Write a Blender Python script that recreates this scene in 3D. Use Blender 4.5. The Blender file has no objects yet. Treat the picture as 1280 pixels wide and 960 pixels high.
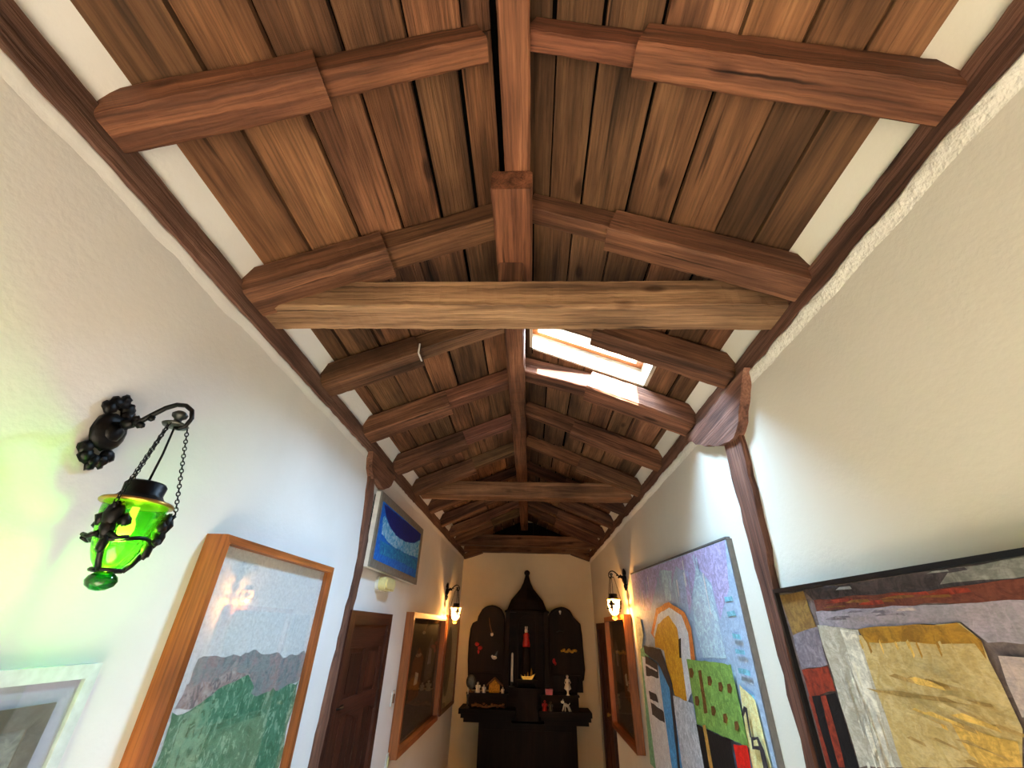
import bpy, bmesh, math, random
from mathutils import Vector, Matrix, noise
random.seed(7)
C = bpy.context.scene.collection
SC = bpy.context.scene
S, CAM_H = 0.75, 1.70          # layout units -> metres; layout origin is the camera point


def W(p):
    return Vector((p[0] * S, p[1] * S, p[2] * S + CAM_H))


# ---------------------------------------------------------------- camera
cam = bpy.data.cameras.new('camera')
co = bpy.data.objects.new('camera', cam)
C.objects.link(co)
cam.sensor_width = 36
cam.sensor_fit = 'HORIZONTAL'
cam.lens = 519.47 * 36 / 1280
cam.clip_start = 0.02
PITCH, YAW, ROLL = math.radians(30.579), math.radians(-2.9135), math.radians(1.5726)
fw = Vector((math.sin(YAW) * math.cos(PITCH), math.cos(YAW) * math.cos(PITCH), math.sin(PITCH)))
rt = Vector((math.cos(YAW), -math.sin(YAW), 0))
up = rt.cross(fw)
r2 = math.cos(ROLL) * rt + math.sin(ROLL) * up
u2 = -math.sin(ROLL) * rt + math.cos(ROLL) * up
co.matrix_world = Matrix(((r2.x, u2.x, -fw.x, 0), (r2.y, u2.y, -fw.y, 0), (r2.z, u2.z, -fw.z, CAM_H), (0, 0, 0, 1)))
SC.camera = co
SC.view_settings.view_transform = 'Standard'
SC.view_settings.look = 'None'
SC.view_settings.gamma = 1
SC.view_settings.use_curve_mapping = False
SC.view_settings.exposure = 0.38

# ---------------------------------------------------------------- daylight
wd = bpy.data.worlds.new('sky')
SC.world = wd
wd.use_nodes = True
bg = wd.node_tree.nodes['Background']
bg.inputs[0].default_value = (0.75, 0.86, 1.0, 1)
bg.inputs[1].default_value = .8


def area(name, loc, target, sx, sy, energy, col, spread=180):
    l = bpy.data.lights.new(name, 'AREA')
    l.shape = 'RECTANGLE'
    l.size, l.size_y, l.energy, l.color = sx * S, sy * S, energy, col
    l.spread = math.radians(spread)
    o = bpy.data.objects.new(name, l)
    C.objects.link(o)
    o.location = W(loc)
    d = W(target) - W(loc)
    o.rotation_euler = d.to_track_quat('-Z', 'Y').to_euler()
    return o


area('skylight_daylight', (0.48, 2.69, 2.40), (0.36, 2.66, 0), 0.8, 0.5, 150, (0.44, 0.69, 1.0))
sl = bpy.data.lights.new('sun', 'SUN')
sl.energy, sl.angle, sl.color = 86.0, math.radians(1.0), (1.0, 0.97, 0.92)
so = bpy.data.objects.new('sun', sl)
C.objects.link(so)
so.location = W((0, -6, 4))
so.rotation_euler = Vector((-0.02, 1.0, -0.80)).to_track_quat('-Z', 'Y').to_euler()

# ---------------------------------------------------------------- materials


def lin(c):
    return tuple(((v / 12.92) if v <= 0.04045 else ((v + 0.055) / 1.055) ** 2.4) for v in c) + (1,)


class NT:
    def __init__(s, name):
        s.m = bpy.data.materials.new(name)
        s.m.use_nodes = True
        s.n, s.l = s.m.node_tree.nodes, s.m.node_tree.links
        s.b = s.n['Principled BSDF']

    def add(s, t, **kw):
        n = s.n.new(t)
        for k, v in kw.items():
            if hasattr(n, k):
                setattr(n, k, v)
            else:
                n.inputs[k].default_value = v
        return n

    def link(s, a, b):
        s.l.new(a, b)

    def gc(s, scale):
        a = s.add('ShaderNodeAttribute', attribute_name='gc')
        mp = s.add('ShaderNodeMapping')
        mp.inputs['Scale'].default_value = scale
        s.link(a.outputs['Vector'], mp.inputs[0])
        return mp.outputs[0]

    def noise(s, vec, scale, detail=4, rough=.55, dist=0):
        n = s.add('ShaderNodeTexNoise')
        n.inputs['Scale'].default_value = scale
        n.inputs['Detail'].default_value = detail
        n.inputs['Roughness'].default_value = rough
        n.inputs['Distortion'].default_value = dist
        s.link(vec, n.inputs['Vector'])
        return n.outputs[0]

    def ramp(s, fac, stops):
        r = s.add('ShaderNodeValToRGB')
        e = r.color_ramp.elements
        while len(e) < len(stops):
            e.new(.5)
        for x, (p, c) in zip(e, stops):
            x.position = p
            x.color = c if len(c) == 4 else tuple(c) + (1,)
        s.link(fac, r.inputs[0])
        return r.outputs[0]

    def mul(s, a, b, fac=1.0, mode='MULTIPLY'):
        m = s.add('ShaderNodeMix', data_type='RGBA', blend_type=mode)
        if isinstance(fac, float):
            m.inputs[0].default_value = fac
        else:
            s.link(fac, m.inputs[0])
        for v, i in ((a, 6), (b, 7)):
            if isinstance(v, tuple):
                m.inputs[i].default_value = v
            else:
                s.link(v, m.inputs[i])
        return m.outputs[2]

    def bump(s, h, strength, dist=.01):
        b = s.add('ShaderNodeBump')
        b.inputs['Strength'].default_value = strength
        b.inputs['Distance'].default_value = dist
        s.link(h, b.inputs['Height'])
        s.link(b.outputs[0], s.b.inputs['Normal'])


def wood(name, dark, mid, light, rough=.75, knots=True, bump=.5, stretch=9, spec=.25):
    t = NT(name)
    big = t.noise(t.gc((.8, stretch, stretch)), 1.0, 6, .6, .7)
    col = t.ramp(big, [(.28, lin(dark)), (.5, lin(mid)), (.74, lin(light))])
    fine = t.noise(t.gc((3, 90, 90)), 1.0, 3, .6)
    fcol = t.ramp(fine, [(.32, (.35, .35, .35)), (.6, (1.08, 1.08, 1.08))])
    col = t.mul(col, fcol, .6)
    patch = t.noise(t.gc((1.3, 2.2, 2.2)), 1.0, 3)
    col = t.mul(col, t.ramp(patch, [(.32, (.42, .40, .40)), (.62, (1.12, 1.12, 1.12))]), .85)
    if knots:
        v = t.add('ShaderNodeTexVoronoi')
        v.inputs['Scale'].default_value = 1
        t.link(t.gc((1.6, 4.2, 4.2)), v.inputs['Vector'])
        col = t.mul(col, t.ramp(v.outputs['Distance'], [(.06, (.22, .16, .14)), (.13, (1, 1, 1))]), .85)
        crack = t.noise(t.gc((.9, 26, 26)), 1.0, 2, .5, .3)
        col = t.mul(col, t.ramp(crack, [(.27, (.15, .12, .1)), (.33, (1, 1, 1))]), .9)
    a = t.add('ShaderNodeAttribute', attribute_name='tint')
    col = t.mul(col, a.outputs['Color'])
    t.link(col, t.b.inputs['Base Color'])
    t.b.inputs['Roughness'].default_value = rough
    t.b.inputs['Specular IOR Level'].default_value = spec
    h = t.mul(fcol, t.ramp(big, [(.3, (.3, .3, .3)), (.7, (1, 1, 1))]))
    t.bump(h, bump, .006)
    return t.m


def plain(name, col, rough=.6, metal=0.0, spec=.3, var=.15, nscale=18, bump=0.0):
    t = NT(name)
    n = t.noise(t.gc((1, 1, 1)), nscale, 4)
    c = t.mul(lin(col), t.ramp(n, [(.3, (1 - var * 2,) * 3), (.7, (1 + var,) * 3)]))
    t.link(c, t.b.inputs['Base Color'])
    t.b.inputs['Roughness'].default_value = rough
    t.b.inputs['Metallic'].default_value = metal
    t.b.inputs['Specular IOR Level'].default_value = spec
    if bump:
        t.bump(n, bump, .004)
    return t.m


def paint(name, col, other=None, var=.75, scale=20, speck=None):
    t = NT('paint_' + name)
    n = t.noise(t.gc((1, 1, 1)), scale, 5, .65, 1.2)
    o = other or tuple(min(1, c * 1.25 + .03) for c in col)
    c = t.mul(lin(col), lin(o), t.ramp(n, [(.42, (0, 0, 0)), (.62, (var,) * 3)]), 'MIX')
    if speck:
        n3 = t.noise(t.gc((1, 1, .7)), 34, 3, .6, .8)
        c = t.mul(c, lin(speck), t.ramp(n3, [(.54, (0, 0, 0)), (.60, (.8, .8, .8))]), 'MIX')
    n2 = t.noise(t.gc((1, 1, 3)), scale * 3, 3, .6)
    c = t.mul(c, t.ramp(n2, [(.3, (.72,) * 3), (.6, (1.04,) * 3)]), .7)
    t.link(c, t.b.inputs['Base Color'])
    t.b.inputs['Roughness'].default_value = .62
    t.b.inputs['Specular IOR Level'].default_value = .25
    t.bump(n, .35, .006)
    return t.m


def plaster(name, a, b, bump=.12):
    t = NT(name)
    g = t.gc((1, 1, 1))
    n = t.noise(g, .9, 4, .6)
    c = t.mul(lin(a), lin(b), t.ramp(n, [(.35, (0, 0, 0)), (.65, (1, 1, 1))]), 'MIX')
    t.link(c, t.b.inputs['Base Color'])
    t.b.inputs['Roughness'].default_value = .9
    t.b.inputs['Specular IOR Level'].default_value = .15
    h = t.mul(t.ramp(t.noise(g, 5, 5, .6), [(.3, (0, 0, 0)), (.7, (1, 1, 1))]), t.ramp(t.noise(g, 40, 3), [(.3, (0, 0, 0)), (.7, (1, 1, 1))]), .25, 'MIX')
    t.bump(h, bump, .008)
    return t.m


def tglass(name, col, gloss=.10, rough=.03, body=None, bodyfac=0.0):
    t = NT(name)
    out = t.n['Material Output']
    tr = t.add('ShaderNodeBsdfTransparent')
    tr.inputs[0].default_value = col
    gl = t.add('ShaderNodeBsdfGlossy')
    gl.inputs['Roughness'].default_value = rough
    gl.inputs[0].default_value = (1, 1, 1, 1)
    fr = t.add('ShaderNodeFresnel')
    fr.inputs[0].default_value = 1.45
    mt = t.add('ShaderNodeMath', operation='MULTIPLY')
    mt.inputs[1].default_value = gloss * 10
    mt.use_clamp = True
    t.link(fr.outputs[0], mt.inputs[0])
    src = tr.outputs[0]
    if body:
        tl = t.add('ShaderNodeBsdfTranslucent')
        tl.inputs[0].default_value = body
        m0 = t.add('ShaderNodeMixShader')
        m0.inputs[0].default_value = bodyfac
        t.link(src, m0.inputs[1])
        t.link(tl.outputs[0], m0.inputs[2])
        src = m0.outputs[0]
    mx = t.add('ShaderNodeMixShader')
    t.link(mt.outputs[0], mx.inputs[0])
    t.link(src, mx.inputs[1])
    t.link(gl.outputs[0], mx.inputs[2])
    t.link(mx.outputs[0], out.inputs[0])
    return t.m


def emit(name, col, s):
    t = NT(name)
    t.b.inputs['Base Color'].default_value = col
    t.b.inputs['Emission Color'].default_value = col
    t.b.inputs['Emission Strength'].default_value = s
    return t.m


M = dict(
    beam=wood('hewn_timber', (.22, .14, .10), (.46, .31, .225), (.62, .44, .325), stretch=15),
    tie=wood('tie_timber', (.28, .20, .15), (.54, .41, .305), (.69, .55, .42), stretch=15),
    plate=wood('plate_timber', (.28, .20, .165), (.45, .325, .27), (.56, .43, .36), stretch=15),
    plank=wood('ceiling_plank', (.25, .165, .115), (.49, .33, .225), (.62, .44, .31), stretch=11, bump=.7),
    board=wood('white_board', (.72, .68, .60), (.85, .80, .70), (.92, .88, .80), knots=False),
    frame=wood('orange_wood', (.50, .27, .13), (.64, .36, .17), (.72, .43, .21), rough=.4, knots=False, bump=.15, spec=.4),
    brownframe=wood('brown_wood', (.30, .17, .09), (.42, .25, .13), (.50, .32, .18), rough=.45, knots=False, bump=.15),
    door=wood('door_wood', (.17, .075, .05), (.26, .12, .08), (.33, .165, .11), rough=.5, knots=False, bump=.2),
    retable=wood('dark_carved_wood', (.045, .035, .03), (.10, .07, .058), (.15, .10, .08), rough=.6, knots=False, bump=.3, spec=.12),
    void=plain('dark_void', (.02, .018, .016), .95, 0, .05),
    wl=plaster('left_plaster', (.84, .835, .82), (.88, .875, .865)),
    wr=plaster('right_plaster', (.86, .84, .78), (.89, .87, .81)),
    we=plaster('end_plaster', (.82, .74, .60), (.86, .78, .64)),
    edge=plaster('rough_plaster', (.85, .83, .78), (.93, .92, .88), .9),
    floor=plain('pale_bounce_floor', (.80, .74, .66), .6, 0, .3, .2, 3),  # unseen floor, made pale to bounce sunlight up onto the ceiling
    iron=plain('black_iron', (.055, .05, .05), .42, .6, .5, .3, 40, .4),
    pewter=plain('pewter', (.30, .31, .30), .38, .8, .5, .2, 30),
    brass=plain('brass', (.72, .55, .28), .35, .9, .5, .1, 30),
    silver=plain('silver_frame', (.56, .54, .50), .42, .5, .4, .12, 25),
    palewood=plain('pale_grey_frame', (.80, .84, .84), .5, 0, .3, .08, 25),
    lilacmat=plain('lilac_mat', (.74, .75, .86), .8, 0, .2, .04, 10),
    blackframe=plain('black_frame', (.05, .048, .05), .45, 0, .4, .2, 25),
    greyframe=plain('grey_edge', (.42, .40, .38), .5, 0, .3, .1, 25),
    white=plain('white_ceramic', (.86, .84, .80), .35, 0, .4, .06, 20),
    cream=plain('cream_plastic', (.86, .82, .58), .4, 0, .4, .05, 20),
    gold=plain('gilt', (.80, .60, .22), .35, .7, .5, .2, 40),
    redgloss=plain('red_lacquer', (.70, .10, .08), .35, 0, .5, .15, 40),
    straw=plain('straw', (.78, .55, .18), .8, 0, .2, .3, 60),
    tan=plain('tan_wood', (.46, .30, .17), .6, 0, .3, .2, 40),
    green=tglass('green_glass', (.11, .60, .02, 1), .08, .04, (.06, .7, .02, 1), .03),
    dgreen=tglass('dark_green_glass', (.02, .42, .10, 1), .12, .05, (.0, .35, .06, 1), .35),
    amber=tglass('frosted_amber_glass', (1.0, .80, .50, 1), .05, .2, (1.0, .75, .42, 1), .5),
    clear=tglass('clear_glass', (.96, .97, .96, 1), .025, .03),
    bulb=emit('bulb_glow', (1.0, .80, .40, 1), 7),
    bulbwarm=emit('warm_bulb_glow', (1.0, .62, .25, 1), 25),
)
PAL = dict(lilac=(.66, .62, .76), pale_blue=(.68, .77, .85), haze_blue=(.62, .68, .80), teal=(.45, .68, .74), straw=(.93, .86, .58), cream=(.80, .80, .64),
           jade=(.48, .68, .52), orange=(.86, .47, .22), white=(.88, .87, .88), amber=(.88, .60, .16), black=(.07, .06, .06), ink=(.22, .20, .21),
           sky_blue=(.32, .60, .86), pale_grey=(.76, .76, .78), leaf=(.46, .60, .28), umber=(.42, .28, .12), ochre=(.72, .52, .24), red=(.85, .12, .07),
           slate=(.24, .22, .24), grey_green=(.47, .47, .45), rust=(.45, .25, .19), dove=(.58, .55, .57), ochre_dull=(.58, .45, .24), mauve=(.45, .41, .44),
           brick=(.58, .22, .14), stone=(.66, .63, .56), stone_light=(.74, .72, .66), sand=(.72, .62, .39), gold=(.70, .52, .18), sand_dark=(.60, .49, .28),
           gold_dull=(.74, .60, .30), blush=(.74, .66, .62), mist=(.60, .63, .65), heather=(.66, .55, .55), meadow=(.38, .60, .49), meadow_light=(.48, .67, .56),
           deep_blue=(.04, .13, .48), cyan=(.22, .60, .80), teal_blue=(.08, .38, .62), azure=(.05, .34, .72), sky_grey=(.90, .92, .95), base_blue=(.64, .72, .82),
           base_brown=(.38, .33, .32), still_dark=(.17, .13, .11), still_mid=(.30, .26, .24), mirror_pale=(.62, .55, .44), engraving=(.62, .63, .62), still_warm=(.36, .22, .13))
OTHER = dict(meadow=(.28, .50, .38), meadow_light=(.62, .74, .62), mist=(.68, .60, .62), heather=(.78, .74, .75), sand=(.80, .72, .52), rust=(.33, .17, .14), slate=(.36, .32, .33),
             stone=(.80, .78, .72), dove=(.68, .62, .66), gold=(.50, .36, .14), cyan=(.75, .88, .95), teal_blue=(.2, .6, .75), brick=(.30, .13, .10), blush=(.60, .56, .56),
             deep_blue=(.06, .10, .36), ochre_dull=(.42, .30, .18), mauve=(.60, .56, .58), azure=(.12, .5, .82), still_dark=(.30, .22, .16), engraving=(.40, .42, .42))
VAR = dict(sky_grey=.25, base_blue=.4, meadow=.95, mist=.9, heather=.9)
SPECK = dict(meadow=(.66, .80, .70), meadow_light=(.30, .46, .34), mist=(.50, .56, .58), heather=(.44, .42, .46))
_pm = {}


def pm(k):
    if k not in _pm:
        _pm[k] = paint(k, PAL[k], OTHER.get(k), VAR.get(k, .75), 12 if k in SPECK else 20, SPECK.get(k))
    return _pm[k]


# ---------------------------------------------------------------- mesh helper
class MB:
    """collects shapes in layout units; build() links them as one mesh object"""

    def __init__(s):
        s.v, s.f, s.g, s.t, s.mi, s.sm = [], [], [], [], [], []

    def addv(s, pts, gc=None, tint=(1, 1, 1)):
        o = len(s.v)
        s.v += [Vector(p) for p in pts]
        s.g += [tuple(p) for p in (gc or pts)]
        s.t += [tint] * len(pts)
        return o

    def face(s, idx, mi=0, sm=False):
        s.f.append(tuple(idx))
        s.mi.append(mi)
        s.sm.append(sm)

    def box(s, lo, hi, mi=0, grain=0, tint=(1, 1, 1), off=None):
        x0, y0, z0 = lo
        x1, y1, z1 = hi
        P = [(x0, y0, z0), (x1, y0, z0), (x1, y1, z0), (x0, y1, z0), (x0, y0, z1), (x1, y0, z1), (x1, y1, z1), (x0, y1, z1)]
        r = off if off is not None else random.uniform(0, 50)
        gr = [(p[grain] + r, p[(grain + 1) % 3] + r * .7, p[(grain + 2) % 3]) for p in P]
        o = s.addv(P, gr, tint)
        for q in ((3, 2, 1, 0), (4, 5, 6, 7), (0, 1, 5, 4), (1, 2, 6, 5), (2, 3, 7, 6), (3, 0, 4, 7)):
            s.face([o + i for i in q], mi)

    def hexa(s, P, mi=0, grain=0, tint=(1, 1, 1)):
        r = random.uniform(0, 50)
        gr = [(p[grain] + r, p[(grain + 1) % 3] + r * .7, p[(grain + 2) % 3]) for p in P]
        o = s.addv(P, gr, tint)
        for q in ((3, 2, 1, 0), (4, 5, 6, 7), (0, 1, 5, 4), (1, 2, 6, 5), (2, 3, 7, 6), (3, 0, 4, 7)):
            s.face([o + i for i in q], mi)

    def timber(s, p0, p1, w, h, up=(0, 0, 1), rough=.012, cham=.012, seg=.035, tint=(1, 1, 1), mi=0, taper=1.0):
        p0, p1 = Vector(p0), Vector(p1)
        a = (p1 - p0)
        L = a.length
        a.normalize()
        side = Vector(up).cross(a).normalized()
        upv = a.cross(side)
        n = max(3, int(L / seg))
        r = random.uniform(0, 90)
        prev = None
        for i in range(n + 1):
            t = i / n
            k = 1 + (taper - 1) * t
            hw, hh = w / 2 * k, h / 2 * k
            rough_ = rough * .7
            ring = []
            for sx, sy in ((-1, -1), (1, -1), (1, 1), (-1, 1)):
                cs = ((sx * hw, sy * (hh - cham)), (sx * (hw - cham), sy * hh))
                cs = cs if sx * sy > 0 else cs[::-1]
                # two mid points to give hewn faces some waviness
                ring += list(cs)
            pts, gc = [], []
            wob = Vector((noise.noise(Vector((t * L * 1.5, r, 0))), noise.noise(Vector((t * L * 1.5, r, 9))), 0)) * rough * .5
            for q, (u, v) in enumerate(ring):
                nz = noise.noise(Vector((t * L * 3 + r, q * 1.7, r))) * .55 + noise.noise(Vector((t * L * 22 + r, q * 3.1, r))) * .45
                nz2 = noise.noise(Vector((t * L * 3 - r, q * 2.3, r))) * .55 + noise.noise(Vector((t * L * 22 - r, q * 3.7, r))) * .45
                uu, vv = u + nz * rough_ + wob.x, v + nz2 * rough_ + wob.y
                pts.append(p0 + a * (t * L) + side * uu + upv * vv)
                gc.append((t * L + r, u + r * .37, v))
            o = s.addv(pts, gc, tint)
            if prev is not None:
                for q in range(8):
                    s.face((prev + q, prev + (q + 1) % 8, o + (q + 1) % 8, o + q), mi)
            else:
                s.face([o + q for q in range(7, -1, -1)], mi)
            prev = o
        s.face([prev + q for q in range(8)], mi)

    def tube(s, pts, r, n=8, mi=0, closed=False, r1=None):
        pts = [Vector(p) for p in pts]
        N = len(pts)
        rings = []
        up0 = Vector((0.13, 0.21, .97))
        for i, p in enumerate(pts):
            d = (pts[(i + 1) % N] - pts[i - 1]) if closed else (pts[min(i + 1, N - 1)] - pts[max(i - 1, 0)])
            d.normalize()
            e = d.cross(up0)
            if e.length < .15:
                e = d.cross(Vector((1, .2, .1)))
            e.normalize()
            g = d.cross(e)
            rr = r if r1 is None else r + (r1 - r) * i / (N - 1)
            rings.append(s.addv([p + (e * math.cos(2 * math.pi * k / n) + g * math.sin(2 * math.pi * k / n)) * rr for k in range(n)]))
        for i in range(N if closed else N - 1):
            a, b = rings[i], rings[(i + 1) % N]
            for k in range(n):
                s.face((a + k, a + (k + 1) % n, b + (k + 1) % n, b + k), mi, True)
        if not closed:
            s.face([rings[0] + k for k in range(n - 1, -1, -1)], mi)
            s.face([rings[-1] + k for k in range(n)], mi)

    def lathe(s, c, prof, n=20, mi=0, axis='z', squash=1.0, smooth=True):
        c = Vector(c)
        rings = []
        for r, z in prof:
            ring = []
            for k in range(n):
                a = 2 * math.pi * k / n
                x, y = r * math.cos(a), r * math.sin(a) * squash
                ring.append(c + (Vector((x, y, z)) if axis == 'z' else Vector((z, x, y)) if axis == 'x' else Vector((x, z, y))))
            rings.append(s.addv(ring))
        for a, b in zip(rings, rings[1:]):
            for k in range(n):
                s.face((a + k, a + (k + 1) % n, b + (k + 1) % n, b + k), mi, smooth)
        s.face([rings[0] + k for k in range(n - 1, -1, -1)], mi)
        s.face([rings[-1] + k for k in range(n)], mi)

    def ball(s, c, r, sc=(1, 1, 1), n=12, mi=0, rough=0):
        c = Vector(c)
        rings = []
        for i in range(1, n // 2 + 1):
            th = math.pi * (i - .5) / (n // 2)
            ring = []
            for k in range(n):
                a = 2 * math.pi * k / n
                d = Vector((math.sin(th) * math.cos(a), math.sin(th) * math.sin(a), math.cos(th)))
                q = r * (1 + rough * noise.noise(d * 2.6 + c * 30))
                ring.append(c + Vector((d.x * sc[0], d.y * sc[1], d.z * sc[2])) * q)
            rings.append(s.addv(ring))
        for a, b in zip(rings, rings[1:]):
            for k in range(n):
                s.face((b + k, b + (k + 1) % n, a + (k + 1) % n, a + k), mi, True)
        s.face([rings[0] + k for k in range(n)], mi)
        s.face([rings[-1] + k for k in range(n - 1, -1, -1)], mi)

    def prism(s, pts2, to3, d0, d1, mi=0, grain=2, tint=(1, 1, 1)):
        """extrude the outline pts2; to3(a, b, d) maps it to 3-D"""
        r = random.uniform(0, 50)

        def gcs(L):
            return [(p[grain] + r, p[(grain + 1) % 3] + r * .7, p[(grain + 2) % 3]) for p in L]
        A = [to3(a, b, d0) for a, b in pts2]
        B = [to3(a, b, d1) for a, b in pts2]
        o = s.addv(A, gcs(A), tint)
        q = s.addv(B, gcs(B), tint)
        n = len(pts2)
        s.face([o + i for i in range(n - 1, -1, -1)], mi)
        s.face([q + i for i in range(n)], mi)
        for i in range(n):
            s.face((o + i, o + (i + 1) % n, q + (i + 1) % n, q + i), mi)

    def build(s, name, mats, parent=None):
        me = bpy.data.meshes.new(name)
        org = Vector(parent.get('_org', (0, 0, 0))) if parent is not None else Vector((0, 0, 0))
        if parent is None:
            lo = Vector([min(v[i] for v in s.v) for i in range(3)])
            hi = Vector([max(v[i] for v in s.v) for i in range(3)])
            own = W(((lo.x + hi.x) / 2, (lo.y + hi.y) / 2, lo.z))
            org = own
        me.from_pydata([W(v) - org for v in s.v], [], s.f)
        bm = bmesh.new()
        bm.from_mesh(me)
        bmesh.ops.recalc_face_normals(bm, faces=bm.faces)
        bm.to_mesh(me)
        bm.free()
        for m in (mats if isinstance(mats, (list, tuple)) else [mats]):
            me.materials.append(m)
        me.polygons.foreach_set('material_index', s.mi)
        me.polygons.foreach_set('use_smooth', s.sm)
        at = me.attributes.new('gc', 'FLOAT_VECTOR', 'POINT')
        at.data.foreach_set('vector', [c for g in s.g for c in g])
        at = me.attributes.new('tint', 'FLOAT_COLOR', 'POINT')
        at.data.foreach_set('color', [c for t in s.t for c in (*t, 1)])
        ob = bpy.data.objects.new(name, me)
        C.objects.link(ob)
        if parent is not None:
            ob.parent = parent
            ob['_org'] = tuple(org)
        else:
            ob.location = org
            ob['_org'] = tuple(org)
        return ob


def tag(o, label, cat, group=None):
    o['label'], o['category'] = label, cat
    if group:
        o['group'] = group
    return o


def thing(name, label, cat, loc, group=None):
    o = bpy.data.objects.new(name, None)
    C.objects.link(o)
    o.empty_display_size = .05
    o.location = W(loc)
    o['_org'] = tuple(W(loc))
    return tag(o, label, cat, group)


def struct(o):
    o['kind'] = 'structure'
    return o


def strip_helpers():
    for o in bpy.data.objects:
        if '_org' in o:
            del o['_org']


WL, WR, YB, YE, ZF = -1.475, 1.325, -2.6, 9.9, -CAM_H / S
ZP0, ZP1 = 1.345, 1.51          # wall plates, bottom and top
XR = -0.08                      # ridge axis


def zc(x):                      # underside of the ceiling planks
    return 2.195 - .418 * abs(x - XR)


# ================================================================ room shell
def wall_side(name, x, sgn, mat):
    b = MB()
    o = x + sgn * .2
    lo, hi = min(x, o), max(x, o)
    b.box((lo, YB - .2, ZF), (hi, YE + .2, ZP0 + .01), 0, 1)
    pr = [(x - sgn * .0, ZP1 - .012), (x - sgn * .065, zc(x - sgn * .065) + .02), (o, zc(o) + .02), (o, ZP1 - .012)]
    b.prism(pr, lambda a, c, d: (a, d, c), YB - .2, YE + .2)
    # hand-trowelled lip of plaster that rides up over the wall plate
    n = 420
    prev = None
    amp = .045 if sgn > 0 else .012
    for i in range(n + 1):
        y = YB + (YE - YB) * i / n
        j = noise.noise(Vector((y * 3.1, sgn, 0))) * .7 + noise.noise(Vector((y * 9, sgn, 4))) * .25 + noise.noise(Vector((y * 31, sgn, 8))) * .12
        top = ZP0 + .012 + amp * j
        bul = (.026 if sgn > 0 else .012) + .005 * noise.noise(Vector((y * 13, 3, sgn)))
        cols = [(x + sgn * .001, ZP0 - .055 + .03 * j), (x - sgn * bul * .35, ZP0 - .022 + .02 * j), (x - sgn * bul, top - .012), (x - sgn * bul * .8, top), (x + sgn * .02, top + .004)]
        o = b.addv([(cx, y, cz) for cx, cz in cols])
        if prev is not None:
            for k in range(4):
                b.face((prev + k, prev + k + 1, o + k + 1, o + k), 1 if sgn > 0 else 0, True)
        prev = o
    return struct(b.build(name, [mat, MT['edge']]))


MT = M
wall_side('wall_left', WL, -1, M['wl'])
wall_side('wall_right', WR, 1, M['wr'])

b = MB()
b.box((WL - .2, YB - .4, ZF - .15), (WR + .2, YE + .4, ZF), 0, 1)
struct(b.build('floor', M['floor']))


def gable(a, bb, d):
    return (a, d, bb)


b = MB()
b.prism([(WL - .2, ZF), (WR + .2, ZF), (WR + .2, 1.60), (XR, 2.27), (WL - .2, 1.60)], gable, YE, YE + .2)
struct(b.build('wall_end', M['we']))
b = MB()
wx0, wx1, wz0, wz1 = -1.2, 1.05, -1.95, .5  # unseen rear window, added and sized to let sun onto the floor
b.box((WL, YB - .2, ZF), (WR, YB, wz0))
b.box((WL, YB - .2, wz0), (wx0, YB, wz1))
b.box((wx1, YB - .2, wz0), (WR, YB, wz1))
b.prism([(WL, wz1), (WR, wz1), (WR, 1.60), (XR, 2.25), (WL, 1.60)], gable, YB - .2, YB)
struct(b.build('wall_back', M['we']))
b = MB()
for lo, hi in (((wx0, wz0), (wx1, wz0 + .06)), ((wx0, wz1 - .06), (wx1, wz1)), ((wx0, wz0), (wx0 + .06, wz1)), ((wx1 - .06, wz0), (wx1, wz1)), ((-.11, wz0), (-.05, wz1))):
    b.box((lo[0], YB - .14, lo[1]), (hi[0], YB - .06, hi[1]))
wn = struct(b.build('added_rear_window', M['palewood']))
b = MB()
b.box((wx0 + .05, YB - .105, wz0 + .05), (wx1 - .05, YB - .095, wz1 - .05))
b.build('glass_pane', M['clear'], wn)

b = MB()
for k in range(9):               # dark boards added to blacken the far gable above the tie beam
    xa, xb = WL + (WR - WL) * k / 9, WL + (WR - WL) * (k + 1) / 9 - .001
    b.prism([(xa, 1.52), (xb, 1.52), (xb, zc(xb) - .004), (xa, zc(xa) - .004)], gable, YE - .04, YE - .002)
struct(b.build('trim_1', M['retable']))

# ---------------------------------------------------------------- plank ceiling
HX0, HX1, HY0, HY1 = 0.02, 0.94, 2.40, 3.01        # skylight opening
bayL = [-2.6, -1.75, -.95, -.1, .74, 1.60, 2.48, 3.34, 4.27, 5.12, 6.0, 6.9, 7.8, 8.7, 9.3, 9.9]
bayR = [-2.6, -1.75, -.95, -.1, .72, 1.53, 2.34, 3.14, 4.05, 4.95, 5.9, 6.8, 7.7, 8.6, 9.3, 9.9]
seamsL = {4: [-.31, -.51, -.71, -.94, -1.18], 3: [-.28, -.49, -.73, -.96, -1.19]}
seamsR = {4: [.11, .28, .51, .73, .94, 1.11], 3: [.10, .28, .50, .75, .94, 1.12]}
b = MB()


def slab(x0, x1, y0, y1, th, mi, tint=(1, 1, 1), lift=0.0):
    P = []
    for dz in (0, th):
        for (x, y) in ((x0, y0), (x1, y0), (x1, y1), (x0, y1)):
            P.append((x, y, zc(x) + dz + lift))
    b.hexa(P, mi, 1, tint)


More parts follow.
